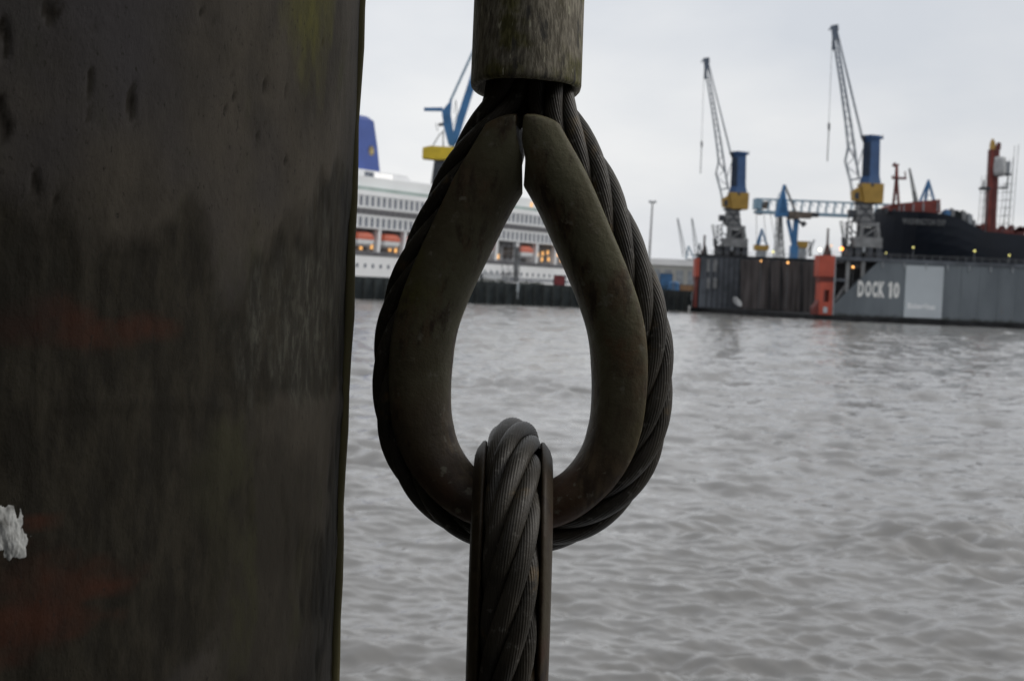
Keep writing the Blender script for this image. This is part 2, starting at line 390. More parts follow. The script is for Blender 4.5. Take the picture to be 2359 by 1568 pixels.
# ------------------------------------------------------------------ floating dock
ND, FD = 367.0, 421.0
zt = P(1925,590,ND).z; ztf = zt
xt0, xt1 = P(1886,660,ND).x, P(1922,660,ND).x
xe = xt1+.02; XR = 200.0
dock0 = Vector((xt1, ND, 0))
dock = empty('floating_dock', dock0, 'huge grey floating dock lettered DOCK 10 with a navy ship inside', 'dock')
xf0 = P(1604,650,FD).x
MB().prism([(xt0-.8,ND-.6,-3),(XR,ND-.6,-3),(XR,FD+6.5,-3),(xf0-.6,FD+6.5,-3)], (0,0,4.25)).build('pontoon', MATS['pontoon'], dock, dock0)
sl0 = P(1922,699,ND); sl1 = P(2024,600,ND); zb = 1.27
w1 = MB().prism([(xe,ND,zb),(XR,ND,zb),(XR,ND,zt-.9),(sl1.x,ND,zt-.9),(sl0.x+.1,ND,sl0.z),(xe,ND,sl0.z)], (0,6,0)).build('side_wall', MATS['dock_grey'], dock, dock0)
MB().box((xt0+.5,ND-.25,zt-.88),(XR,ND+6.2,zt)).build('wall_deck', MATS['dock_inner'], dock, dock0)
MB().prism([(xe,ND+2.4,sl0.z+.1),(sl1.x+.5,ND+2.4,zt-1.0),(xe,ND+2.4,zt-1.0)], (0,.4,0)).build('recess', MATS['pontoon'], dock, dock0)
for px in (1954, 1989):
    xx = P(px,620,ND).x; zl = sl0.z+(xx-sl0.x)*(sl1.z-sl0.z)/(sl1.x-sl0.x)
    MB().box((xx-.45,ND+.3,zl-.4),(xx+.45,ND+1.1,zt-.9)).build('stanchion', MATS['steel_grey'], dock, dock0)
xx0 = P(1922,643,ND).x; xx1 = P(1953,643,ND).x
MB().box((xx0,ND+.4,P(1935,645,ND).z-.3),(xx1,ND+1.0,P(1935,645,ND).z+.4)).build('cross_beam', MATS['dock_inner'], dock, dock0)
MB().beam(P(1924,690,ND+1.2), P(1952,650,ND+1.2), .5).build('brace', MATS['steel_grey'], dock, dock0)
for pxa, pxb, ya, yb in ((1930,1945,598,606),(1958,1985,596,618)):
    MB().prism([P(pxa,yb,ND+2.1),P(pxb,yb,ND+2.1),P(pxb,ya,ND+2.1),P(pxa,ya,ND+2.1)], (0,.2,0)).build('hatch', MATS['steel_grey_pale' if pxa<1950 else 'dock_inner'], dock, dock0)
# seams in the plating
for i in range(26):
    xx = sl1.x+2.5+i*4.4
    if xx < XR-1: MB().box((xx-.05,ND-.05,zb+.1),(xx+.05,ND-.001,zt-.95)).build('plate_seam', MATS['dock_grey'], w1, dock0)
# far wall
w2 = MB().box((xf0+.9,FD,zb),(XR,FD+6,ztf)).build('side_wall', MATS['dock_inner'], dock, dock0)
MB().box((xf0-.2,FD-.3,ztf+.02),(XR,FD+6.2,ztf+.5)).build('wall_deck', MATS['dock_dark'], dock, dock0)
for i in range(9):
    xx = xf0+3.0+i*1.45
    MB().box((xx-.07,FD-.25,zb),(xx+.07,FD-.01,ztf-.1)).build('rib', MATS['dock_dark'], w2, dock0)
for pa, pb, ya, yb in ((1628,1636,597,626),(1642,1653,597,626),(1628,1636,640,664),(1642,1652,640,664)):
    A = P(pa,yb,FD-.3); B_ = P(pb,ya,FD-.3)
    MB().box((A.x,FD-.34,A.z),(B_.x,FD-.24,B_.z)).build('hatch', MATS['steel_grey'], w2, dock0)
# netting hung on the scaffolding along the far wall
def net(pa, pb, ya, yb, d, bulge, seed):
    rings = []
    rr = np.random.RandomState(seed)
    for i in range(25):
        u = i/24; px = pa+(pb-pa)*u
        T = P(px, ya, d); Bm = P(px, yb, d); r = []
        for j in range(9):
            v = j/8; p = T.lerp(Bm, v); p.y -= .15+.5*abs(math.sin(u*11+seed+v*1.5))*(.4+v*.6)+bulge*math.sin(math.pi*u)*.5; r.append(p)
        rings.append(r)
    return MB().loft(rings, closed=False, caps=False).build('netting', MATS['net'], dock, dock0, True)
net(1706,1772,598,712,FD-.8,.7,1); net(1775,1799,600,714,FD-1.0,.4,2); net(1802,1846,602,717,FD-.7,.8,3); net(1848,1884,603,720,FD-.9,.6,4)
for px in (1706,1774,1800,1847):
    MB().beam(P(px,592,FD-1.9), P(px-4,715,FD-1.9), .22).build('scaffold_pole', MATS['dock_dark'], dock, dock0)
# red end towers
def tower(px0, px1, d, ya, ym, yb, far=False):
    x0, x1 = P(px0,620,d).x, P(px1,620,d).x
    zt_, zm = P((px0+px1)/2,ya,d).z, P((px0+px1)/2,ym,d).z
    tw = MB().box((x0,d-.3,zm),(x1,d+5.6,zt_)).build('end_tower', MATS['dock_red'], dock, dock0)
    w = x1-x0
    MB().box((x0+.35*w/4,d+.2,zm-1.3),(x1-.02,d+5,zm-.01)).build('tower_neck', MATS['dock_red_dark'], tw, dock0)
    zc = zb+.02
    if not far:
        lw = MB()
        lw.box((x0+.5,d-.1,zc),(x0+1.55,d+5,zm-1.32)).box((x1-.95,d-.1,zc),(x1-.03,d+5,zm-1.32)).box((x0+1.57,d+.02,zc),(x1-.97,d+4.8,zc+3.1)).box((x0+1.57,d+.02,zm-3.2),(x1-.97,d+4.8,zm-1.33))
        lw.build('tower_leg', MATS['dock_red'], tw, dock0)
        MB().prism([(x0+.48,d,zc),(x0+.48,d,zc+3.4),(x0-.75,d,zc+1.6),(x0-.75,d,zc)], (0,4,0)).build('foot_flare', MATS['dock_red_dark'], tw, dock0)
        MB().box((x1-2.2,d-.18,zc+.5),(x1-1.25,d-.12,zc+1.9)).build('draught_marks', MATS['panel'], tw, dock0)
        MB().box((x1+.0,d-.36,zc),(x1+.3,d+.1,zt_-.2)).build('edge_trim', MATS['steel_grey_pale'], tw, dock0)
    else:
        MB().box((x0+.3,d,zc),(x1-.2,d+5,zm-1.32)).build('tower_leg', MATS['dock_red_dark'], tw, dock0)
    return tw
tower(1886,1922,ND,588,637,729); tower(1602,1611,FD,595,637,716,True)
def spire(px, ya, yb, d, wd):
    A = P(px,yb,d); T = P(px+(yb-ya)*math.tan(R_(2.6)),ya,d)
    o = A; s = MB().tube(A, A.lerp(T,.4), wd, wd*.35, 8).tube(A.lerp(T,.4), T, wd*.3, wd*.16, 6)
    for k_ in range(4): s.ball(A.lerp(T,.55+.14*k_), wd*.3)
    s.build('signal_mast', MATS['mast_brown'], dock, dock0, False)
spire(1905,527,588,ND+2.5,1.15); spire(1621,543,596,FD+2.5,1.3)
MB().prism([P(1604,592,FD+1),P(1617,590,FD+1),P(1627,566,FD+1),P(1631,592,FD+1),P(1604,600,FD+1)], (0,1.5,0)).build('mast_bracket', MATS['dock_dark'], dock, dock0)
# lettering
def text(name, s, x0, x1, z0, z1, y, material, parent, origin, bold=0.0, ext=.02, slant=0):
    cu = bpy.data.curves.new(name, 'FONT'); cu.body = s; cu.extrude = .01; cu.offset = bold; cu.space_character = 1+bold*2.2; cu.resolution_u = 3
    o = bpy.data.objects.new(name, cu); col.objects.link(o)
    bpy.context.view_layer.update()
    me = bpy.data.meshes.new_from_object(o.evaluated_get(bpy.context.evaluated_depsgraph_get()))
    bpy.data.objects.remove(o)
    c = np.array([v.co[:] for v in me.vertices]); lo = c.min(0); hi = c.max(0)
    for v in me.vertices:
        u = (v.co.x-lo[0])/(hi[0]-lo[0]); w = (v.co.y-lo[1])/(hi[1]-lo[1])
        v.co = Vector((x0+(x1-x0)*u, y+(ext if v.co.z < 0 else 0)-ext, z0+(z1-z0)*w))-Vector(origin)
    me.name = name; me.materials.clear(); me.materials.append(material)
    return link(name, me, parent)
def pxrect(pa, pb, ya, yb, d):
    c_ = P((pa+pb)/2,(ya+yb)/2,d); k_ = d/FPX
    return c_.x-(pb-pa)/2*k_, c_.x+(pb-pa)/2*k_, c_.z-(yb-ya)/2*k_, c_.z+(yb-ya)/2*k_
for ch, pa, pb in (('D',1976,1990),('O',1993,2007),('C',2009.5,2021.5),('K',2023.5,2038),('1',2045.5,2055),('0',2058,2072)):
    dy_ = ((pa+pb)/2-1983)*math.tan(ROLL); r = pxrect(pa,pb,646.5+dy_,683.5+dy_,ND)
    if ch == '1':
        x0_, x1_, z0_, z1_ = r; wd = x1_-x0_; ht = z1_-z0_
        MB().prism([(x0_+wd*.34,ND-.05,z0_),(x1_,ND-.05,z0_),(x1_,ND-.05,z1_),(x0_+wd*.42,ND-.05,z1_),(x0_,ND-.05,z0_+ht*.84),(x0_,ND-.05,z0_+ht*.70),(x0_+wd*.34,ND-.05,z0_+ht*.74)], (0,.03,0)).build('letter', MATS['white_paint'], w1, dock0)
    else: text('letter', ch, *r, ND-.03, MATS['white_paint'], w1, dock0, bold=.052)
r = pxrect(2084,2171,613,732,ND); MB().box((r[0],ND-.30,r[2]),(r[1],ND-.06,r[3])).build('sign_panel', MATS['panel'], w1, dock0)
r = pxrect(2090,2153,699,712,ND); text('sign_lettering', 'Blohm+Voss', *r, ND-.32, MATS['panel_text'], w1, dock0, bold=.03)
# railing of the near wall deck
xx = sl1.x; i = 0
rail = MB()
rail.beam((xt0+1,ND+.1,zt+1.05),(XR,ND+.1,zt+1.05),.07).beam((xt0+1,ND+.1,zt+.55),(XR,ND+.1,zt+.55),.05)
for k_ in range(64): rail.beam((xt0+1+k_*2,ND+.1,zt),(xt0+1+k_*2,ND+.1,zt+1.05),.07)
rail.build('railing', MATS['steel_grey'], dock, dock0)
rail = MB()
rail.beam((xf0,FD-.1,ztf+1.5),(XR,FD-.1,ztf+1.5),.08).beam((xf0,FD-.1,ztf+1.0),(XR,FD-.1,ztf+1.0),.06)
for k_ in range(70): rail.beam((xf0+k_*2,FD-.1,ztf+.4),(xf0+k_*2,FD-.1,ztf+1.5),.08)
rail.build('railing', MATS['steel_grey'], dock, dock0)
for i in range(16):
    xx = sl1.x+1+i*5.2
    MB().box((xx-.12,ND-.42,zt-2.3),(xx+.12,ND-.02,zt-.9)).build('fender_strip', MATS['steel_grey_pale'], dock, dock0)

# ------------------------------------------------------------------ lamps
def lamp(px, py, d, m_, zfoot, label, r=.28, group=None):
    p = P(px,py,d); o0 = Vector((p.x, p.y, zfoot))
    e = empty('dock_lamp', o0, label, 'lamp', group)
    MB().tube(o0, p-Vector((0,0,r*.6)), .09, .07, 6).build('pole', MATS['lamp_pole'], e, o0)
    MB().box((p.x-.3,p.y-.05,p.z+r*.9),(p.x+.3,p.y+.5,p.z+r*.9+.12)).build('hood', MATS['lamp_pole'], e, o0)
    MB().ball(p, r, 10).build('bulb', m_, e, o0, True)
lamp(1889,575,ND+3,MATS['lamp_white'],zt,'bright white lamp on top of the large red dock tower',.30)
lamp(1939,573,ND+.8,MATS['lamp_orange'],zt,'bright orange lamp on the deck left of the nearer crane foot',.42)
lamp(1915,566,ND+4,MATS['lamp_amber'],zt,'faint orange lamp beside the brown mast on the red tower',.16)
lamp(1965,615,ND+1.6,MATS['lamp_amber'],sl0.z+2.0,'amber lamp in the dark opening under the nearer crane',.28)
lamp(1753,601,FD-2.6,MATS['lamp_amber'],2,'small amber lamp at the top of the netting, left of two',.20)
lamp(1815,605,FD-2.6,MATS['lamp_amber'],2,'amber lamp at the top of the netting, right of two',.28)
lamp(1781,580,FD+1,MATS['lamp_yellow'],ztf+.5,'pale yellow lamp on the inner dock wall below the blue slewing crane',.30)
lamp(2104,570,ND+.9,MATS['lamp_yellow'],zt,'yellow deck lamp in front of the navy bow, left of the sign panel top',.20)
lamp(2245,578,ND+.9,MATS['lamp_yellow'],zt,'yellow deck lamp below the red derrick of the navy ship',.24)
lamp(2325,588,ND+.9,MATS['lamp_yellow'],zt,'rightmost yellow deck lamp on the grey dock wall',.20)
lamp(2041,583,ND+.9,MATS['lamp_yellow'],zt,'dim yellow deck lamp just right of the nearer crane foot',.15)

# ------------------------------------------------------------------ dock cranes (two alike)
CD = 370.0
def make_dock_crane():
    B0 = Vector((P(1998,580,CD).x, CD, zt+.02))
    e = empty('dock_crane', B0)
    q = lambda x, y, dy=0.0: P(x,y,CD)+Vector((0,dy,0))
    def bx(x0, x1, y0, y1, d0, d1, name, m_, par=None):
        a = pxrect(x0,x1,y0,y1,CD)
        return MB().box((a[0],CD+d0,a[2]),(a[1],CD+d1,a[3])).build(name, MATS[m_], par or e, B0)
    for x0 in (1946,1966,1993,2013):
        a = pxrect(x0,x0+13,571,581.5,CD); MB().box((a[0],CD-2.4,zt+.03),(a[1],CD+2.4,a[3])).build('bogie', MATS['steel_dark'], e, B0)
    a = pxrect(1944,2032,567,583,CD); MB().box((a[0],CD+1.0,zt+.04),(a[1],CD+2.2,a[3])).build('sill_beam', MATS['dock_dark'], e, B0)
    bx(1964,2027,547,570.5,-2.5,2.5,'portal_beam','steel_grey')
    bx(1981,1988,570,581,-2.7,-2.4,'ladder_panel','steel_grey_pale')
    for xa, xb in ((1983,1979),(2016,2020)):
        for dy in (-2.0,2.0):
            MB().beam(q(xa,514,dy), q(xb,547.5,dy), .75).build('leg', MATS['steel_grey'], e, B0)
    bx(1978,2021,513,522,-2.3,2.3,'portal_head','steel_grey')
    MB().beam(q(2018,523,-1.9), q(1985,546,-1.9), .35).beam(q(1982,523,1.9), q(2016,546,1.9), .35).build('cross_brace', MATS['steel_grey'], e, B0)
    bx(1986,2013,524,546,-.5,.6,'machinery','steel_dark')
    # tapered tower between portal and house
    t0 = q(1969,512.5); t1 = q(2010,513); u0 = q(1974,468.5); u1 = q(2006,469)
    ring = lambda a, b_, h: [a+Vector((0,-h,0)), b_+Vector((0,-h,0)), b_+Vector((0,h,0)), a+Vector((0,h,0))]
    tw = MB().loft([ring(t0,t1,2.2), ring(u0,u1,1.7)]).build('tower', MATS['steel_grey'], e, B0)
    s = MB()
    for i in range(4):
        v = i/3; s.beam(t0.lerp(u0,v)+Vector((-.1,-2.1+.5*v-.15,.1)), t1.lerp(u1,v)+Vector((.1,-2.1+.5*v-.15,.1)), .25)
    s.beam(t0+Vector((0,-2.3,0)), u1+Vector((0,-1.85,0)), .25).beam(t1+Vector((0,-2.3,0)), u0+Vector((0,-1.85,0)), .25)
    s.build('bracing', MATS['steel_dark'], tw, B0)
    # stair tower on the left
    s = MB()
    for xx in (1948,1961): s.beam(q(xx+1,512), q(xx,568), .28)
    for k_ in range(4): s.beam(q(1948,512+k_*14), q(1961,526+k_*14), .25).beam(q(1948,512+k_*14), q(1961,512+k_*14), .2)
    s.beam(q(1961,512), q(1969,498), .3).beam(q(1961,530), q(1976,540), .3).build('stair_frame', MATS['steel_dark'], e, B0)
    s = MB().beam(q(1935,511), q(1942,547), .22).beam(q(1941,511), q(1943,545), .22).beam(q(1935,511), q(1941,510), .2).beam(q(1942,546), q(1943,568), .7)
    s.build('davit', MATS['steel_dark'], e, B0)
    bx(1954,1968,484,500,-1.6,.6,'cab','steel_dark')
    MB().beam(q(1966,499), q(1972,508), .5).build('cab_bracket', MATS['steel_dark'], e, B0)
    # yellow machine house, wider at the top, with a lower wing towards the jib
    h0 = q(1986,467.5); h1 = q(2028,469); h2 = q(2031,425); h3 = q(1980,423)
    MB().prism([h0+Vector((0,-2.6,0)), h1+Vector((0,-2.6,0)), h2+Vector((0,-2.6,0)), h3+Vector((0,-2.6,0))], (0,5.2,0)).build('machine_house', MATS['crane_yellow'], e, B0)
    MB().prism([q(1964,462,-1.7), q(1985.5,466,-1.7), q(1979,430,-1.7), q(1962,440,-1.7)], (0,3.4,0)).build('house_wing', MATS['crane_yellow'], e, B0)
    MB().prism([q(1965,458,-1.9), q(1975,460,-1.9), q(1975,443,-1.9), q(1966,445,-1.9)], (0,.15,0)).build('window', MATS['steel_dark'], e, B0)
    bx(1968,2012,466.8,471.5,-1.9,1.9,'slew_ring','steel_dark')
    # blue column, six sided, flared at the foot
    c0 = q(2004,423); c1 = q(2006,404); c2 = q(2008.5,326); c3 = q(2009,312)
    def ngon(c_, rx, ry): return [c_+Vector((rx*1.06*math.cos(a_), ry*math.sin(a_), 0)) for a_ in [R_(v) for v in (-108,-14,72,166)]]
    cl = MB().loft([ngon(c0,2.5,2.2), ngon(c1,1.95,1.9), ngon(c2,1.85,1.8), ngon(c3,1.9,1.9)]).build('column', MATS['crane_blue'], e, B0)
    MB().prism([q(1986.5,405,.25), q(1998.5,405,-1.95), q(2001.5,328,-1.9), q(1990,328,.25)], (-.12,-.12,0)).build('column_shade', MATS['shade_blue'], cl, B0)  # thin dark sheet that paints the column's left face as shaded
    MB().loft([ngon(q(2009,320),2.5,2.3), ngon(q(2009.3,315),2.6,2.4)]).build('head_platform', MATS['crane_blue'], cl, B0)
    s = MB().beam(q(1984,315), q(2034,319), .3)
    for xx, ya in ((1984,309),(1990,311),(2026,312),(2033,311)): s.beam(q(xx,ya), q(xx-.3,319), .22)
    s.box((q(1988,318).x,CD-.7,q(1988,322).z),(q(1994,318).x,CD+.7,q(1988,314).z)).beam(q(1986,320), q(1996,340), .3)
    s.build('sheave_frame', MATS['steel_dark'], e, B0)
    MB().tube(q(2004,431), q(2004.4,424.5), 2.7, 2.7, 12).build('collar', MATS['steel_dark'], e, B0)
    # lattice jib
    left = [(1917.5,70),(1922,104),(1937,200),(1948,283),(1954,339),(1947,371),(1959,417),(1963,440)]
    right = [(1926,68),(1930,104),(1946,200),(1960,283),(1968,339),(1972,371),(1977,400),(1980,414)]
    def at_y(pl, y):
        for (xa, ya), (xb, yb) in zip(pl, pl[1:]):
            if ya <= y <= yb: return xa+(xb-xa)*(y-ya)/(yb-ya)
    jib = MB()
    for dy in (-.8,.8):
        for pl in (left, right):
            for (xa, ya), (xb, yb) in zip(pl, pl[1:]): jib.beam(q(xa,ya,dy*(.35+.65*min(1,(ya-50)/250))), q(xb,yb,dy*(.35+.65*min(1,(yb-50)/250))), .21)
    jo = jib.build('jib', MATS['lattice'], e, B0)
    la = MB(); y = 78; fl = 0
    while y < 400:
        st_ = 9+(y-78)*.045; y2 = min(y+st_, 412)
        for dy in (-.75,.75):
            A, B2 = (left, right) if fl else (right, left)
            k1 = dy*(.35+.65*min(1,(y-50)/250))
            la.beam(q(at_y(A,y),y,k1), q(at_y(B2,y2),y2,k1), .09)
        for pl in (left, right): la.beam(q(at_y(pl,y),y,-.6), q(at_y(pl,y2),y2,.6), .07)
        y = y2; fl ^= 1
    la.build('lattice', MATS['lattice'], jo, B0)
    MB().beam(q(1962,414), q(1979,411), .35).beam(q(1954,339), q(1972,371), .25).build('strut', MATS['lattice'], e, B0)
    s = MB()
    for dy in (-.7,.7): s.beam(q(1928,72,dy*.4), q(1986,317,dy), .2)
    s.build('luffing_tie', MATS['lattice'], e, B0)
    MB().beam(q(1992,330,-.3), q(1976,380,-.3), .2).build('luffing_rope', MATS['lattice'], e, B0)
    s = MB().prism([q(1914,60,-.5), q(1930,57,-.5), q(1931,70,-.5), q(1925,90,-.5), q(1919,92,-.5), q(1916,70,-.5)], (0,1.0,0))
    s.beam(q(1917,62), q(1909,70), .35).beam(q(1921,92), q(1920,116), .6)
    s.build('jib_head', MATS['lattice'], e, B0)
    MB().beam(q(1917.5,76), q(1909.5,284), .09).build('hoist_rope', MATS['steel_dark'], e, B0)
    hk = MB().loft([[q(1909.5+dx*w,yy)+Vector((0,dd*w*.1,0)) for dx, dd in ((-1,-1),(1,-1),(1,1),(-1,1))] for yy, w in ((282,.8),(287,2.4),(297,2.2),(303,.9))]).build('hook_block', MATS['steel_dark'], e, B0)
    MB().beam(q(1909,303), q(1906,372), .2, .2).build('pendant', MATS['steel_dark'], hk, B0)
    return e, B0
cr1, CB0 = make_dock_crane()
tag(cr1, 'tall blue and yellow lattice-jib crane on the near dock wall beside the navy bow', 'crane', 'dock cranes')
cr2 = copy_tree(cr1); cr2.scale = (1, 1, .975); cr2.location = Vector((P(1694.5,580,FD+3).x, FD+3, ztf+.52))
tag(cr2, 'blue and yellow lattice-jib crane on the far dock wall, above the netting', 'crane', 'dock cranes')

# ------------------------------------------------------------------ navy ship in the dock
SD = 397.0
def navy_ship():
    stem = P(2014,487,SD); x0 = stem.x; o0 = Vector((x0+30, SD, 1.3))
    e = empty('docked_ship', o0, 'navy blue ship with a raised bow standing inside the floating dock', 'ship')
    prof = [(x0, stem.z), (P(2162,491,SD-15).x, P(2162,491,SD-15).z), (P(2200,497,SD-15).x, P(2200,497,SD-15).z), (P(2234,516,SD-15).x, P(2234,516,SD-15).z), (P(2264,533,SD-15).x, P(2264,533,SD-15).z), (P(2359,542,SD-15).x, P(2359,542,SD-15).z), (195, P(2359,542,SD-15).z)]
    xs = np.array([p[0] for p in prof]); zs = np.array([p[1] for p in prof])
    rings = []; st = [0,.4,1,2,3.5,5.5,8,11,14,18]+list(np.arange(22, 195-x0, 2.2))
    for s in st:
        dz = float(np.interp(x0+s, xs, zs)); r = []
        for j in range(11):
            v = j/10; z = 3.0+(dz-3.0)*v
            off = 2.2*(1-v)**1.5 + (0 if v > .35 else -2.5*math.sin((.35-v)/.35*math.pi)*1.2)
            ss = max(0, s-off*math.exp(-s/8)); full = 4.5+12*(1-v)**1.3
            hb = 15.5*(1-math.exp(-(ss/full)**1.1))*(1 if v > .12 else .55+.45*(v/.12)) + .25
            r.append((x0+s+off*math.exp(-s/8), hb, z))
        rings.append([Vector((a, SD-b_, c_)) for a, b_, c_ in r]+[Vector((a, SD+b_, c_)) for a, b_, c_ in reversed(r)])
    hull = MB().loft(rings).build('hull', MATS['hull_navy'], e, o0)
    a = pxrect(2077,2176,505,519,SD-15.2)
    text('lettering', 'WASHINGTON EXP', a[0], a[1], a[2], a[3], SD-15.95, MATS['hull_text'], hull, o0, bold=.02, ext=.3)
    d = SD-6; q = lambda x, y, dy=0.0: P(x,y,d)+Vector((0,dy,0))
    MB().prism([q(2049,488), q(2049,475), q(2056,470), q(2166,459), q(2167,490)], (0,9,0)).build('breakwater', MATS['ship_red'], e, o0)
    for xx in (2072,2082,2104,2127,2160):
        MB().beam(q(xx,472-(xx-2072)*.09,-.2), q(xx-1,487,-.2), .3).build('bracket', MATS['steel_grey_pale'], e, o0)
    for xx in range(2020,2050,6): MB().beam(q(xx,481+(xx%4)), q(xx,492), .5).build('rail_post', MATS['steel_dark'], e, o0)
    for xx, hh in ((2026,3),(2040,4),(2060,2)): MB().tube(q(xx,490), q(xx,483-hh), .6, .5, 8).build('bollard', MATS['steel_dark'], e, o0)
    # foremast
    s = MB().beam(q(2055,474,-1), q(2064,412), .5).beam(q(2068,474,-1), q(2066,412), .5).beam(q(2061,474,1.5), q(2065,412), .5)
    for k_ in range(4): s.beam(q(2057+k_*2,462-k_*13,-.5), q(2067-k_*.3,456-k_*13,-.5), .2)
    mo = s.build('foremast', MATS['ship_red_dark'], e, o0)
    MB().tube(q(2065,412), q(2066,378), .55, .35, 8).build('topmast', MATS['ship_red'], mo, o0)
    yd = MB().box((q(2055,410).x,d-.5,q(2066,413).z),(q(2087,410).x,d+.5,q(2066,408).z)).build('yard', MATS['ship_red_dark'], mo, o0)
    for nm, ob in (('radar', MB().beam(q(2059,381), q(2071,379), .4)), ('whip_aerial', MB().beam(q(2062,374), q(2062,384), .3)), ('lamp_bracket', MB().beam(q(2085,395), q(2086,410), .3)), ('lamp_bracket', MB().beam(q(2056,404), q(2056,412), .3)), ('radome', MB().tube(q(2060,384), q(2062,378), .6, .6, 8))):
        ob.build(nm, MATS['ship_red_dark'], mo, o0)
    # deck clutter behind the bow
    for i, (xa, xb, ya, yb, m_) in enumerate(((2170,2182,487,492,'box_blue'),(2184,2192,484,494,'steel_grey'),(2194,2206,489,500,'quay_wall'),(2208,2218,489,506,'steel_grey'),(2222,2232,496,514,'steel_grey_pale'),(2236,2240,510,520,'tarp'))):
        A = pxrect(xa,xb,ya,yb+6,d); MB().box((A[0],d-3,A[2]),(A[1],d+1,A[3])).box((A[0]+.3,d-2.4,A[3]),(A[1]-.4,d,A[3]+.4)).build('deckhouse', MATS[m_], e, o0)
    # main derrick post
    s = MB().loft([[q(x_+dx,y_)+Vector((0,dd,0)) for dx, dd in ((-w,-1.0),(w*.6,-1.0),(w,0),(w*.6,1.0),(-w,1.0))] for x_, y_, w in ((2281,536,16),(2282,520,13.5),(2283,505,12.5),(2291,345,12.5))])
    po = s.build('derrick_post', MATS['ship_red_dark'], e, o0)
    MB().loft([[q(x_+dx,y_,-1.3)+Vector((0,dd,0)) for dx, dd in ((-w,0),(w,0),(w,.25),(-w,.25))] for x_, y_, w in ((2274,534,3.5),(2283,345,3.5))]).build('post_edge', MATS['ship_red'], po, o0)
    MB().prism([q(2281,346,-.8), q(2290,346,-.8), q(2291,330,-.8), q(2286,320,-.8), q(2282,330,-.8)], (0,1.6,0)).build('post_tip', MATS['crane_yellow'], po, o0)
    MB().prism([q(2293,346,-.8), q(2303,346,-.8), q(2304,331,-.8), q(2299,328,-.8), q(2294,338,-.8)], (0,1.6,0)).build('post_tip', MATS['ship_red_dark'], po, o0)
    # scaffolding and sheeting round the post
    s = MB()
    for xb, xt, yt in ((2256,2266,405),(2265,2274,440),(2305,2318,420),(2316,2330,365),(2327,2342,335)):
        s.beam(q(xb,533,-1.5), q(xt,yt,-1.5), .11).beam(q(xb,533,1.5), q(xt,yt,1.5), .11)
    for yy in range(425,535,18):
        f_ = (533-yy)/180
        s.beam(q(2256+f_*10,yy,-1.5), q(2268+f_*8,yy,-1.5), .10).beam(q(2303+f_*12,yy,-1.5), q(2323+f_*14,yy,-1.5), .10)
        s.beam(q(2256+f_*10,yy,1.5), q(2323+f_*14,yy,1.5), .08)
    s.build('scaffolding', MATS['lamp_pole'], e, o0)
    for xa, xb, ya, yb in ((2259,2279,431,437),(2302,2319,431,434),(2303,2325,399,404)):
        MB().box((q(xa,ya).x,d-1.6,q(xa,yb).z),(q(xb,ya).x,d+1.6,q(xa,ya).z)).build('scaffold_platform', MATS['steel_dark'], e, o0)
    for pa, pb in (((2262,416),(2261,433)),((2319,402),(2314,434))): MB().beam(q(*pa,-1.5), q(*pb,-1.5), .28).build('scaffold_post', MATS['steel_dark'], e, o0)
    rings = []
    for i in range(13):
        a_ = 2*math.pi*i/12; r = []
        for j, (yy, w) in enumerate(((362,.5),(364,.95),(372,1.05),(384,1.1),(396,1.06),(405,.95),(408,.3))):
            c_ = q(2298+(405-yy)*.05, yy); wob = 1+.08*math.sin(i*2.3+j*1.7)
            r.append(c_+Vector((1.45*w*wob*math.cos(a_), 1.9*w*wob*math.sin(a_)-1.2, 0)))
        rings.append(r)
    MB().loft(rings, closed=False, caps=False).build('tarpaulin', MATS['tarp'], e, o0, True)
    MB().prism([q(2307,372,-1.7), q(2324,374,-1.7), q(2321,402,-1.7), q(2308,400,-1.7)], (0,.15,0)).build('sheeting', MATS['steel_grey_pale'], e, o0)
    for xx, ya in ((2246,516),(2252,519),(2262,516),(2266,526),(2300,526),(2308,519),(2319,526),(2330,518),(2334,528),(2342,527),(2350,521),(2356,526)): MB().tube(q(xx,544), q(xx+.6,ya), .6, .4, 8).box(q(xx,ya+6)-Vector((.8,.5,.5)), q(xx,ya+6)+Vector((.7,.5,.4))).build('vent_pipe', MATS['ship_red_dark' if xx%3 else 'ship_red'], e, o0)
    MB().beam(q(2300,537), q(2362,535), .7).build('deck_pipe', MATS['ship_red'], e, o0)
    MB().beam(q(2343,530), q(2362,526), 1.0).build('deck_pipe', MATS['ship_red_dark'], e, o0)
navy_ship()
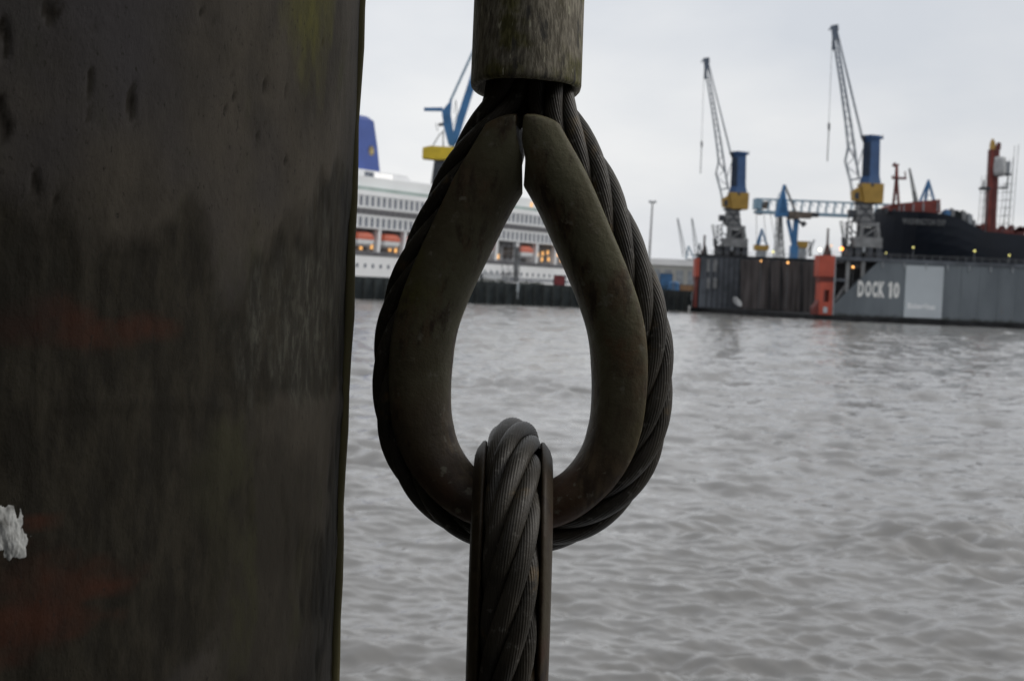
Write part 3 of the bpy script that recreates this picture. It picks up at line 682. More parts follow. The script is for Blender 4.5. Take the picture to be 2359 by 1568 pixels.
# crane hook stick and blue slewing crane behind the navy ship
def aframe_crane(d, apex, feet, base_y, label, name='yard_crane', mats=('crane_blue_old','crane_yellow','steel_grey_pale'), house=None, jib=None, lattice_w=.45):
    o0 = Vector((P((feet[0][0]+feet[-1][0])/2, base_y, d).x, d, 5.2))
    e = empty(name, o0, label, 'crane'); q = lambda x, y, dy=0.0: P(x,y,d)+Vector((0,dy,0))
    s = MB()
    for fx, fy in feet:
        for dy in (-1.5,1.5): s.beam(q(fx,fy,dy), q(*apex,dy*.3), lattice_w)
    ys = [p[1] for p in feet]
    for v in (.3,.6):
        A = Vector(feet[0]).lerp(Vector(apex), v); B_ = Vector(feet[-1]).lerp(Vector(apex), v); s.beam(q(A.x,A.y), q(B_.x,B_.y), lattice_w*.7)
    s.build('a_frame', MATS[mats[0]], e, o0)
    if house:
        xa, xb, ya, yb = house
        A = pxrect(xa,xb,ya,yb,d)
        MB().prism([(A[0],d-2.5,A[2]),(A[1]-.4,d-2.5,A[2]),(A[1],d-2.5,A[3]),(A[0]-.3,d-2.5,A[3])], (0,5,0)).build('machine_house', MATS[mats[1]], e, o0)
        zz = A[2]; xm = (A[0]+A[1])/2; hw = (A[1]-A[0])*.34
        tp = MB().loft([[Vector((xm+sx*hw*k_,d+sy*2.4*k_,z_)) for sx, sy in ((-1,-1),(1,-1),(1,1),(-1,1))] for z_, k_ in ((5.2,1.25),(zz-.02,.9))]).build('pedestal', MATS[mats[2]], e, o0)
    else:
        A = P((feet[0][0]+feet[-1][0])/2, max(ys), d); hw = abs(P(feet[0][0],0,d).x-P(feet[-1][0],0,d).x)*.42
        MB().loft([[Vector((A.x+sx*hw*k_,d+sy*2*k_,z_)) for sx, sy in ((-1,-1),(1,-1),(1,1),(-1,1))] for z_, k_ in ((5.2,1.3),(A.z,1))]).build('pedestal', MATS[mats[2]], e, o0)
    if jib:
        (xa, ya), (xb, yb), w = jib
        s = MB(); n = 14
        for dy in (-.9,.9):
            s.beam(q(xa-w,ya,dy), q(xb-1,yb,dy*.3), lattice_w*.6).beam(q(xa+w,ya,dy), q(xb+1,yb,dy*.3), lattice_w*.6)
        for i in range(n):
            u, v = i/n, (i+1)/n; sg = 1 if i%2 else -1
            A = (xa+(xb-xa)*u+sg*w*(1-u), ya+(yb-ya)*u); B_ = (xa+(xb-xa)*v-sg*w*(1-v), ya+(yb-ya)*v)
            s.beam(q(*A), q(*B_), lattice_w*.4)
        s.build('jib', MATS[mats[2] if len(mats)<4 else mats[3]], e, o0)
    return e, o0, q
aframe_crane(640,(2139,414),[(2118,468),(2131,468),(2136,440),(2152,464)],600,'blue A-frame crane rising behind the red bulwark of the navy ship')
aframe_crane(660,(2107,440),[(2104,500),(2112,500)],600,'thin grey lattice jib leaning left behind the navy ship foremast', mats=('steel_grey','steel_grey','steel_grey'), jib=((2111,470),(2095,388),4), lattice_w=.5)
aframe_crane(720,(1755,527),[(1742,566),(1748,566),(1767,566)],600,'small blue A-frame crane with a flat orange-yellow house behind the netting', house=(1738,1770,565,577))
aframe_crane(760,(1866,556),[(1840,572),(1868,590)],600,'small yellow-housed crane on a grey block left of the red tower', house=(1835,1860,556,571), mats=('steel_grey_pale','crane_yellow','steel_grey_pale'), jib=((1858,590),(1876,552),5))
aframe_crane(1250,(1586,566),[(1580,596),(1600,596)],600,'far grey crane, left one of the two leaning jibs by the lamp mast', mats=('crane_blue_pale','steel_grey_pale','steel_grey_pale'), jib=((1578,592),(1561,503),4.5), lattice_w=.8)
aframe_crane(1250,(1612,560),[(1604,596),(1618,596)],600,'far grey crane, right one of the two leaning jibs, just left of the dock end', mats=('steel_grey_pale','steel_grey_pale','steel_grey_pale'), jib=((1606,588),(1594,503),4.5), lattice_w=.8)
# big pale gantry crane
d = 720.0; q = lambda x, y, dy=0.0: P(x,y,d)+Vector((0,dy,0))
o0 = Vector((P(1860,600,d).x, d, 5.2)); e = empty('gantry_crane', o0, 'wide pale blue gantry crane with a lattice girder behind the two dock cranes', 'crane')
s = MB()
xa, xb, ya = 1739, 2150, 457; sl = math.tan(R_(2.5))
for dy in (-3,3):
    s.beam(q(xa,ya+1,dy), q(xb,ya+1+(xb-xa)*sl,dy), .5)
g = s.build('top_chord', MATS['crane_blue_pale'], e, o0)
s = MB()
for dy in (-3,3): s.beam(q(xa,488,dy), q(xb,488+(xb-xa)*sl,dy), .8, 1.3)
s.build('girder', MATS['crane_blue_pale'], e, o0)
s = MB()
for i in range(22):
    xx = xa+12+i*18.8; yo = (xx-xa)*sl
    for dy in (-3,): s.beam(q(xx,458+yo,dy), q(xx-1,485+yo,dy), .55).beam(q(xx+1,461+yo,dy), q(xx+7,471+yo,dy), .4).beam(q(xx,460+yo,dy), q(xx-5,484+yo,dy), .3)
s.build('girder_lattice', MATS['crane_blue_pale'], e, o0)
A = pxrect(1737,1752,458,482,d); MB().box((A[0],d-4,A[2]),(A[1],d+4,A[3])).build('trolley', MATS['crane_blue_pale'], e, o0)
A = pxrect(1744,1755,483,494,d); MB().box((A[0],d-3,A[2]),(A[1],d+3,A[3])).build('trolley_cab', MATS['steel_dark'], e, o0)
A = pxrect(1752,1768,464,481,d); MB().box((A[0],d-2,A[2]),(A[1],d+2,A[3])).build('winch_house', MATS['counterweight'], e, o0)
for xt_, xl in ((1792,1786),(1798,1808),(2120,2114),(2126,2134)):
    for dy in (-6,6): MB().beam(q(xt_,489+(xt_-xa)*sl,dy*.5), Vector((P(xl,600,d).x, d+dy, 5.25)), .5).build('leg', MATS['steel_grey_pale'], e, o0)
for xx in (1743,1760,1775): MB().beam(q(xx-2,492,-2), Vector((P(xx+3+(xx-1743)*.9,600,d).x, d-2, 5.3)), .22).build('hoist_rope', MATS['steel_grey'], e, o0)
# blue slewing crane with counterweight, standing in front of the gantry
d = 600.0; q = lambda x, y, dy=0.0: P(x,y,d)+Vector((0,dy,0))
o0 = Vector((P(1830,600,d).x, d, 5.2)); e = empty('slewing_crane', o0, 'blue slewing crane with pointed A-frame and brown counterweight arm before the gantry girder', 'crane')
s = MB()
for dy in (-1.6,1.6): s.beam(q(1788,500,dy), q(1807,426,dy*.2), .9).beam(q(1813,498,dy), q(1805,440,dy*.3), .9)
s.beam(q(1796,468), q(1809,470), .5).beam(q(1800,452), q(1807,453), .4).prism([q(1789,492,-.8), q(1813,492,-.8), q(1807,462,-.8), q(1801,462,-.8)], (0,1.6,0))
s.build('a_frame', MATS['crane_blue_old'], e, o0)
MB().beam(q(1808,428), q(1832,486), .8).beam(q(1812,440), q(1828,470), .5).build('back_stay', MATS['steel_grey'], e, o0)
MB().beam(q(1796,444), q(1788,466), .3).beam(q(1788,466), q(1787,490), .3).build('stay', MATS['crane_blue_pale'], e, o0)
A = pxrect(1815,1838,487,505,d); MB().box((A[0],d-3,A[2]),(A[1],d+3,A[3])).build('machine_house', MATS['counterweight'], e, o0)
A = pxrect(1837,1867,489,503,d); MB().box((A[0]+.1,d-2.6,A[2]),(A[1],d+2.6,A[3])).build('counterweight', MATS['counterweight'], e, o0)
A = pxrect(1866,1884,490,500,d); MB().box((A[0]+.1,d-2.2,A[2]),(A[1],d+2.2,A[3])).build('ballast', MATS['steel_dark'], e, o0)
MB().beam(q(1836,506), q(1852,518), .9).beam(q(1848,512), q(1854,520), 1.8).build('cab', MATS['steel_dark'], e, o0)
A = pxrect(1786,1815,491,499,d); MB().box((A[0],d-2,A[2]),(A[1]-.1,d+2,A[3])).build('slew_platform', MATS['crane_blue_old'], e, o0)
for xt_, yt in ((1834,506),(1815,506)):
    MB().beam(q(xt_,yt), q(1829,572), 1.9 if xt_ > 1820 else 1.3).build('column', MATS['crane_blue_old'], e, o0)
MB().beam(q(1829,566), Vector((q(1827,600).x, d, 5.25)), 3.0).build('column_foot', MATS['crane_blue_old'], e, o0)
for xt_, xl in ((1795,1787),(1797,1801),(1801,1812)):
    s = MB().beam(q(xt_,500,1), Vector((P(xl+3,598,d).x, d+2, 5.25)), .55)
    s.build('stay_leg', MATS['steel_grey'], e, o0)
s = MB()
for k_ in range(5): s.beam(q(1790-k_*.6,512+k_*16,1), q(1803+k_*1.8,520+k_*16,1), .3).beam(q(1803+k_*1.8,510+k_*16,1), q(1790-k_*.6,526+k_*16,1), .3)
s.build('leg_bracing', MATS['steel_grey'], e, o0)
# thin pole behind the red tower
p1 = P(1956,492,700); MB().tube((p1.x-1, 700, 5.2), p1, .5, .3, 8).tube(p1, p1+Vector((0,0,1.5)), .9, .9, 8).build('yard_mast', MATS['steel_grey'])
tag(bpy.data.objects['yard_mast'], 'thin grey mast between the red tower and the nearer dock crane', 'mast')
# floodlight mast
d = 470.0; p0 = P(1492,650,d); p1 = P(1498,466,d); o0 = Vector((p0.x, d, 5.2)); p1.x = p0.x+.35
e = empty('floodlight_mast', o0, 'tall thin floodlight mast just right of the wire rope eye', 'lamp mast')
MB().tube(o0, p1, .42, .22, 8).build('pole', MATS['steel_grey'], e, o0)
s = MB().tube(p1-Vector((0,0,.25)), p1, .7, .9, 10)
for k_ in range(6):
    a_ = k_*math.pi/3; c_ = p1+Vector((.95*math.cos(a_), .95*math.sin(a_), .2)); s.box(c_-Vector((.22,.22,.3)), c_+Vector((.22,.22,.25)))
s.build('floodlights', MATS['steel_grey_pale'], e, o0)

# ------------------------------------------------------------------ blue V-shaped yard crane behind the cruise ship
d = 540.0; q = lambda x, y, dy=0.0: P(x,y,d)+Vector((0,dy,0))
ox = P(1015,600,d).x; o0 = Vector((ox, d, 5.2))
e = empty('shipyard_crane', o0, 'blue V-shaped shipyard crane with a bright yellow house behind the cruise ship', 'crane')
MB().prism([q(1018,257,-1.2), q(1022,292,-1.2), q(1033,334,-1.2), q(1049,340,-1.2), q(1044,300,-1.2), q(1038.5,262,-1.2), q(1041,230,-1.2), q(1032,240,-1.2)], (0,2.4,0)).build('mast', MATS['crane_blue_old'], e, o0)
MB().prism([q(977,256,-.6), q(1020,256.5,-.6), q(1020,248,-.6), q(977,248.5,-.6)], (0,1.2,0)).build('counter_arm', MATS['crane_blue_old'], e, o0)
MB().prism([q(1037,338,-1.0), q(1054,330,-1.0), q(1069,278,-1.0), q(1093,203,-1.0), q(1144,12,-1.0), q(1135,10,-1.0), q(1076,200,-1.0), q(1053,270,-1.0)], (0,2.0,0)).build('boom', MATS['crane_blue_old'], e, o0)
MB().beam(q(1037,234), q(1139,12), .8).build('tie_rod', MATS['crane_blue_pale'], e, o0)
s = MB().beam(q(1050,230), q(1053,262), .25).beam(q(1053,262), q(1044,290), .2).beam(q(1050,232), q(1046,262), .2).beam(q(1060,258), q(1054,280), .2)
s.build('rigging', MATS['steel_grey'], e, o0)
s = MB().beam(q(1021,300), q(1021,338), .4).beam(q(1014,308), q(996,338), .35).beam(q(1010,288), q(1024,286), 1.0).beam(q(1004,284), q(1008,302), .25).beam(q(1014,308), q(1022,305), .3)
s.build('house_stays', MATS['steel_dark'], e, o0)
MB().prism([q(974,366,-3.5), q(1012,370,-3.5), q(1042,368,-3.5), q(1050,341,-3.5), q(992,338,-3.5), q(975,342,-3.5)], (0,7,0)).build('machine_house', MATS['crane_yellow_bright'], e, o0)
MB().loft([[Vector((q(1022,370).x+sx*3.2*k_, d+sy*3.0*k_, z_)) for sx, sy in ((-1,-1),(1,-1),(1,1),(-1,1))] for z_, k_ in ((5.22,2.0),(22,1.7),(q(1022,372).z,1.0))]).build('portal_tower', MATS['steel_dark'], e, o0)
MB().beam(q(1005,371), q(1007,392), .9).build('ladder_tube', MATS['steel_dark'], e, o0)

# ------------------------------------------------------------------ cruise ship
SA = R_(58); A0 = P(830,640,400.0); A0.z = 0
e = empty('cruise_ship', A0, 'big white cruise ship with blue funnel and orange lifeboats behind the quay', 'ship', rz=SA)
def outline(y0, y1, s0, s1, bow):
    """plan of a deck: straight sides from y0 to y1, pointed towards the bow"""
    m_ = (y0+y1)/2; h = (y1-y0)/2; pts = [(s0,y0),(s1-bow,y0)]
    for i in range(1,8):
        a_ = i/8*math.pi; pts.append((s1-bow+bow*math.sin(a_), m_-h*math.cos(a_)))
    return pts+[(s1-bow,y1),(s0,y1)]
def slab(name, y0, y1, s0, s1, bow, z0, z1, m_, par=None):
    return MB().prism([(x, y, z0) for x, y in outline(y0,y1,s0,s1,bow)], (0,0,z1-z0)).build(name, MATS[m_], par or e)
hull = slab('hull', 0, 30, -95, 158, 30, -2, 11.2, 'ship_white')
slab('boot_topping', -.1, 30.1, -95.1, 158.1, 30, -2.1, 1.1, 'funnel_blue')
slab('rubbing_strake', -.12, 30.1, -95.1, 158.1, 30, 11.22, 12.3, 'ship_dark')
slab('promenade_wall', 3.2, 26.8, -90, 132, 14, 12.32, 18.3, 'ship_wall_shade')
up = slab('superstructure', 0, 30, -88, 136, 14, 18.32, 28.3, 'ship_white')
slab('glass_screen', .3, 29.7, -86, 130, 13, 28.32, 29.3, 'ship_glass_green')
slab('sun_deck', 2.4, 27.6, -60, 128, 12, 29.32, 32.2, 'ship_white')
for z_ in (27.2, 23.9, 21.6, 18.6): slab('deck_edge', -.16, 30.16, -88.1, 136.1, 14, z_-.12, z_+.12, 'ship_white', up)
tp = MB().prism([(-9,6,32.22),(42,6,32.22),(41,6,32.9),(29,6,33.0),(27,6,34.2),(-9,6,34.4)], (0,18,0)).build('funnel_base', MATS['ship_white'], e)
for i in range(6): MB().box((12.2+i*1.35,5.6,31.9+.45),(13.1+i*1.35,5.98,33.8)).build('lit_window', MATS['lit_white'], tp)
for i in range(2): MB().box((7.9+i*2.0,5.7,32.4),(9.4+i*2.0,5.98,33.8)).build('window', MATS['ship_glass'], tp)
def fn(s0, s1, y0, y1, z): return [Vector((s0,y0,z)), Vector((s1,y0,z)), Vector((s1+1,(y0+y1)/2,z)), Vector((s1,y1,z)), Vector((s0,y1,z))]
f_ = MB().loft([fn(-4,17.2,8,22,34.42), fn(-3,16.2,8.4,21.6,41), fn(-2,14.6,8.8,21.2,48.0), fn(-2,12,9.2,20.8,49.0)]).build('funnel', MATS['funnel_blue'], e)
sr = MB()
for i in range(16):
    a_ = 2*math.pi*i/16; r0 = 1.0
    sr.prism([Vector((13.3+.75*math.cos(a_-.2), 8.18, 39.8+.75*math.sin(a_-.2))), Vector((13.3+.75*math.cos(a_+.2), 8.18, 39.8+.75*math.sin(a_+.2))), Vector((13.3+1.6*math.cos(a_), 8.18, 39.8+1.6*math.sin(a_)))], (0,.1,0))
sr.prism([Vector((13.3+.7*math.cos(i*.524),8.14,39.8+.7*math.sin(i*.524))) for i in range(12)], (0,.1,0))
sr.build('emblem', MATS['emblem_gold'], f_)
s = MB()
for i in range(5): MB().tube((1+i*2.4,12,48.6), (1+i*2.4,12,49.9+(i%2)*.4), .5, .4, 8).build('exhaust_pipe', MATS['ship_dark'], f_)
wm = {k_: MB().box((-w/2,-.05,-h/2),(w/2,.12,h/2)).mesh('window', MATS[m_]) for k_, w, h, m_ in (('a',.95,2.5,'ship_glass'),('b',2.3,1.5,'ship_dark'),('c',.95,2.4,'ship_glass'),('p',.8,1.4,'ship_glass'),('l',.9,1.3,'lit_window'),('q',.8,1.0,'ship_glass'))}
dv_ = MB().box((-.16,-.14,-1.5),(.16,.0,1.5)).mesh('balcony_divider', MATS['ship_white'])
for i in range(90):
    s_ = -83.5+i*2.5
    if s_ > 120: break
    link('window', wm['a'], up, (s_,-.1,25.55)); link('window', wm['c'], up, (s_,-.1,20.05)); link('window', wm['b'], up, (s_+.1,-.1,22.75))
    link('balcony_divider', dv_, up, (s_+1.25,-.02,25.5)); link('balcony_divider', dv_, up, (s_+1.25,-.02,20.1))
for i in range(62): link('porthole', wm['q'], hull, (-86.6+i*3.4,-.1,8.6))
for i in range(40): link('porthole', wm['q'], hull, (70+i*1.7,-.12,7.0)) if 70+i*1.7 < 126 else None
pil = MB().prism([(-.7,-.05,12.32),(.5,-.05,12.32),(.9,-.05,18.3),(-.3,-.05,18.3)], (0,1.4,0)).mesh('davit_pillar', MATS['ship_white'])
bh = MB().loft([[Vector((sx*4.4*k_, 1.6+sy*1.5*k2, z_)) for sx, sy in ((-1,-.25),(-.8,-1),(.8,-1),(1,-.25),(1,.25),(.8,1),(-.8,1),(-1,.25))] for z_, k_, k2 in ((13.6,.72,.35),(14.3,.92,.85),(15.4,1,1))]).mesh('lifeboat_hull', MATS['ship_white'], (0,0,0))
bt = MB().loft([[Vector((sx*4.4*k_, 1.6+sy*1.5*k2, z_)) for sx, sy in ((-1,-.25),(-.8,-1),(.8,-1),(1,-.25),(1,.25),(.8,1),(-.8,1),(-1,.25))] for z_, k_, k2 in ((15.45,.99,.98),(16.3,.95,.93),(17.0,.82,.75),(17.35,.6,.45))]).mesh('lifeboat_canopy', MATS['boat_orange'], (0,0,0))
for i in range(18):
    s_ = -85.4+i*11.6
    if s_ < 110: link('davit_pillar', pil, e, (s_,.0,0))
    if s_ < 88 and i != 13: lb = link('lifeboat', bt, e, (s_+6.2,0,0)); link('lifeboat_hull', bh, lb)
for s_, z_ in ((3.6,13.0),(8.2,13.4),(10.8,13.2),(16.4,13.1),(19,12.9),(23,13.2),(60,13.4),(71,13.2),(86,14.8),(87.2,15.2),(93,13.6),(97,13.3),(101,13.5),(105,13.2),(109,13.6),(113,13.2),(118,13.4)):
    link('lit_window', wm['l'], e, (s_,2.9 if s_ < 80 else 3.0,z_+.4))
for i in range(12): link('lit_window', wm['l'], e, (88+i*3.1,3.0,15.6+.5*math.sin(i*2.1)))
for s_ in (86,92,99): link('lit_window', wm['l'], e, (s_+2,2.2,30.4))

# ------------------------------------------------------------------ things on the quay
def container(px0, px1, py0, py1, d, m_, label, dep=3.0, name='container'):
    A = pxrect(px0,px1,py0,py1,d); z0 = 5.25; o0 = Vector(((A[0]+A[1])/2, d, z0)); z1 = A[3]
    e = empty(name, o0, label, 'container')
    MB().box((A[0],d,z0+.1),(A[1],d+dep,z1)).build('body', MATS[m_], e, o0)
    n = max(3, int((A[1]-A[0])/.5)); s = MB()
    for i in range(n):
        x_ = A[0]+.1+(A[1]-A[0]-.2)*(i+.25)/n; s.box((x_,d-.07,z0+.25),(x_+(A[1]-A[0])/n*.5,d-.004,z1-.15))
    s.build('side_ribs', MATS[m_], e, o0)
    s = MB()
    for x_ in (A[0]-.03, A[1]-.12): s.box((x_,d-.1,z0),(x_+.15,d+.1,z1+.04))
    s.box((A[0],d-.09,z1-.1),(A[1],d+.05,z1+.03)).build('corner_posts', MATS['steel_dark'], e, o0)
    return e
def quay_d(px):
    x_ = (px-CX)/FPX; return (402.1)/(1-.5686*x_)+0  # depth of the quay edge along that sight line
container(1087,1101,627,640,quay_d(1094)+3,'box_brown','brown container on the quay at the left edge of the rope eye opening')
container(1276,1302,634,645,quay_d(1290)+4,'box_red','dark red container on the quay at the right edge of the rope eye opening')
container(1104,1112,630,641,quay_d(1108)+3,'box_grey','narrow grey container between brown container and scaffold tower')
container(1565,1602,656,668,quay_d(1583)+3,'box_orange','beige orange container beside the end of the dock')
container(1520,1549,630,672,470,'box_blue','blue container stack behind the right edge of the rope eye')
# blue tank
dd = quay_d(1553)+5; A = pxrect(1541,1565,648,668,dd); o0 = Vector(((A[0]+A[1])/2, dd, 5.2)); e = empty('storage_tank', o0, 'round blue tank on the quay next to the beige orange container', 'tank')
c_ = Vector(((A[0]+A[1])/2, dd, 5.2)); rr = (A[1]-A[0])/2
MB().loft([[c_+Vector((rr*k_*math.cos(i*.393), rr*k_*math.sin(i*.393), z_)) for i in range(16)] for z_, k_ in ((0,1),(A[3]-5.2-.5,1),(A[3]-5.2-.1,.8),(A[3]-5.2,.3))]).build('shell', MATS['box_blue'], e, o0, False)
s = MB().beam(c_+Vector((-rr*.4,-rr*.95,0)), c_+Vector((-rr*.4,-rr*.95,A[3]-5.2)), .12).beam(c_+Vector((-rr*.1,-rr*1.02,0)), c_+Vector((-rr*.1,-rr*1.02,A[3]-5.2)), .12)
s.build('ladder', MATS['steel_grey_pale'], e, o0)
# scaffold tower in front of the ship
dd = quay_d(1178)+5; A = pxrect(1157,1198,563,644,dd); o0 = Vector(((A[0]+A[1])/2, dd, 5.2)); e = empty('scaffold_tower', o0, 'grey scaffold tower standing on the quay before the cruise ship', 'scaffold')
xs_ = [A[0]+(A[1]-A[0])*k_/3 for k_ in range(4)]
for x_ in xs_:
    for dy in (0,2.2): MB().beam((x_,dd+dy,5.2),(x_,dd+dy,A[3]-(0 if x_ < xs_[2] else -.6)), .16).build('upright', MATS['steel_grey'], e, o0)
for k_ in range(5):
    z_ = 5.9+k_*(A[3]-5.9)/4.3
    MB().box((A[0]-.2,dd-.15,z_),(A[1]+.2,dd+2.3,z_+.14)).build('platform', MATS['steel_grey'], e, o0)
    MB().beam((A[0],dd-.1,z_+1.1),(A[1],dd-.1,z_+1.1),.09).build('guard_rail', MATS['steel_grey_pale'], e, o0)
for k_ in range(3): MB().beam((xs_[k_],dd-.12,6+k_*1.6),(xs_[k_+1],dd-.12,8.6+k_*1.6),.11).build('brace', MATS['steel_grey_pale'], e, o0)
MB().box((xs_[2]-.1,dd+.3,6),(xs_[3]-.3,dd+2,A[3]-.8)).build('sheeting', MATS['steel_grey'], e, o0)
MB().box((xs_[0]+.1,dd+.8,A[3]-3.6),(xs_[2]-.4,dd+2,A[3]-.6)).build('sheeting', MATS['counterweight'], e, o0)
# low mesh fence and shrubs along the quay edge
dd0 = quay_d(1125); o0 = P(1130,640,dd0+4); o0.z = 5.2
e = empty('quay_fence', o0, 'pale mesh fence along the quay left of the scaffold tower', 'fence')
for i in range(16):
    p = P(1112+i*4.4,640,dd0+4+i*.55); MB().box((p.x-.16,p.y,5.2),(p.x+.16,p.y+.12,8.6+.5*math.sin(i*1.9))).build('fence_board', MATS['ship_shade'], e, o0)
for z_ in (6.2,7.8): MB().beam((P(1112,640,dd0+4.2).x,dd0+4.25,z_),(P(1178,640,dd0+12.4).x,dd0+12.5,z_),.12).build('fence_rail', MATS['steel_grey'], e, o0)
G('shrub', (.035,.042,.028), .9, .3, 1.2, spec=.1)
def shrub(px, d, w, h, label):
    p = P(px,645,d); o0 = Vector((p.x, p.y, 5.2)); e = empty('shrub', o0, label, 'shrub', 'shrubs on the quay edge'); s = MB(); st = MB()
    for i in range(170):
        a_, r_ = random.uniform(0,6.28), random.random()**.5; z_ = random.random()
        c_ = o0+Vector((w/2*r_*math.cos(a_), w/3*r_*math.sin(a_), h*z_*(1-.55*r_*r_)+.1)); u = Vector((random.uniform(-1,1),random.uniform(-1,1),random.uniform(-1,1))).normalized()*.22; v = u.orthogonal().normalized()*.12
        s.poly([c_-u, c_+v, c_+u, c_-v], [(0,1,2,3)])
    for i in range(6):
        a_ = i*1.05; st.tube(o0+Vector((.1*math.cos(a_),.1*math.sin(a_),0)), o0+Vector((w*.3*math.cos(a_), w*.2*math.sin(a_), h*.7)), .05, .02, 5)
    s.build('foliage', MATS['shrub'], e, o0); st.build('stem', MATS['timber'], e, o0)
for px, w, h, lb in ((1119,4,1.6,'low dark shrub beside the grey narrow container'),(1146,5,1.5,'wide low shrub left of the scaffold tower foot'),(1215,4.5,1.3,'low dark shrub right of the scaffold tower'),(1240,3.5,1.0,'small shrub between scaffold tower and red container'),(1527,5,2.0,'dark shrub below the blue containers by the rope eye')):
    shrub(px, quay_d(px)+1.6, w, h, lb)
# pale ladder and marks on the wall
for px, py, lb in ((1193,662,'short pale fender board on the quay wall under the scaffold tower'),(1595,684,'white marker post at the quay end beside the dock')):
    p = P(px,py,quay_d(px)-1.1); MB().prism([p+Vector((-.35,0,-1.0)), p+Vector((.25,0,-1.1)), p+Vector((.35,0,1.0)), p+Vector((-.25,0,1.1))], (0,.25,0)).tube(p+Vector((0,.12,-3)), p+Vector((0,.12,1.5)), .12, .1, 6).build('marker_board', MATS['panel'])
    tag(bpy.context.scene.collection.objects[-1], lb, 'marker')
p = P(1588,710,quay_d(1588)-3); MB().tube((p.x,p.y,-2),(p.x,p.y,1.1),.35,.3,8).tube((p.x,p.y,1.1),(p.x,p.y,1.6),.38,.1,8).build('mooring_pile', MATS['white_paint'])
tag(bpy.data.objects['mooring_pile'], 'short white mooring pile in the water before the dock end', 'pile')
# curved plate lying in the dock mouth
c0 = P(1699,695,FD-4); rings = []
for i in range(9):
    u = i/8; w = 1.1*math.sin(math.pi*(.12+.8*u)); cz = c0+Vector(((.5-u)*1.6, 0, (u-.5)*2.6)); bnd = .5*math.sin(u*3)
    rings.append([cz+Vector((-w,bnd,0)), cz+Vector((0,bnd-.25,0)), cz+Vector((w,bnd,0)), cz+Vector((w,bnd+.12,0)), cz+Vector((0,bnd-.13,0)), cz+Vector((-w,bnd+.12,0))])
MB().loft(rings).build('propeller_blade', MATS['tarp'], None, (0,0,0), True); tag(bpy.data.objects['propeller_blade'], 'pale leaf-shaped blade standing at the foot of the dock netting', 'blade')
# warehouse in the distance
d = 700.0; A = pxrect(1380,1640,596,640,d); o0 = Vector(((A[0]+A[1])/2, d, 5.2)); e = empty('warehouse', o0, 'long low beige warehouse in the distance left of the dock', 'building')
zr = P(1560,612,d).z
MB().box((A[0],d,5.2),(A[1],d+40,zr)).build('wall', MATS['warehouse'], e, o0)
MB().prism([(A[0]-.5,d-.6,zr+.02),(A[0]-.5,d+20,P(1560,595,d).z),(A[0]-.5,d+40.6,zr+.02)], (A[1]-A[0]+1,0,0)).build('roof', MATS['warehouse_roof'], e, o0)
for i in range(9):
    x_ = A[0]+3+i*5.4; MB().box((x_,d-.15,5.25),(x_+3.4,d-.01,zr-2)).build('door', MATS['steel_grey_pale'], e, o0)

# ------------------------------------------------------------------ unseen covered stage under and behind the camera, added to shade the foreground
ls = MB().box((-14,-9,2.2),(14,.55,3.4)).build('shade_stage', MATS['deck']); tag(ls, kind='structure')
MB().box((-14,-9,3.42),(14,-8.7,6.6)).build('shade_wall', MATS['deck'], ls)  # out of view, added to cut the light from behind the camera
MB().prism([(-14,-9.3,6.62),(-14,-1.0,6.75),(-14,-1.0,6.95),(-14,-9.3,6.82)], (28,0,0)).build('roof', MATS['deck'], ls)  # unseen roof added to darken the rope and pile
for x_ in (-12,-6,6,12): MB().box((x_-.1,-1.45,3.42),(x_+.1,-1.25,6.73)).build('shade_roof_post', MATS['deck'], ls)  # supports of the added roof

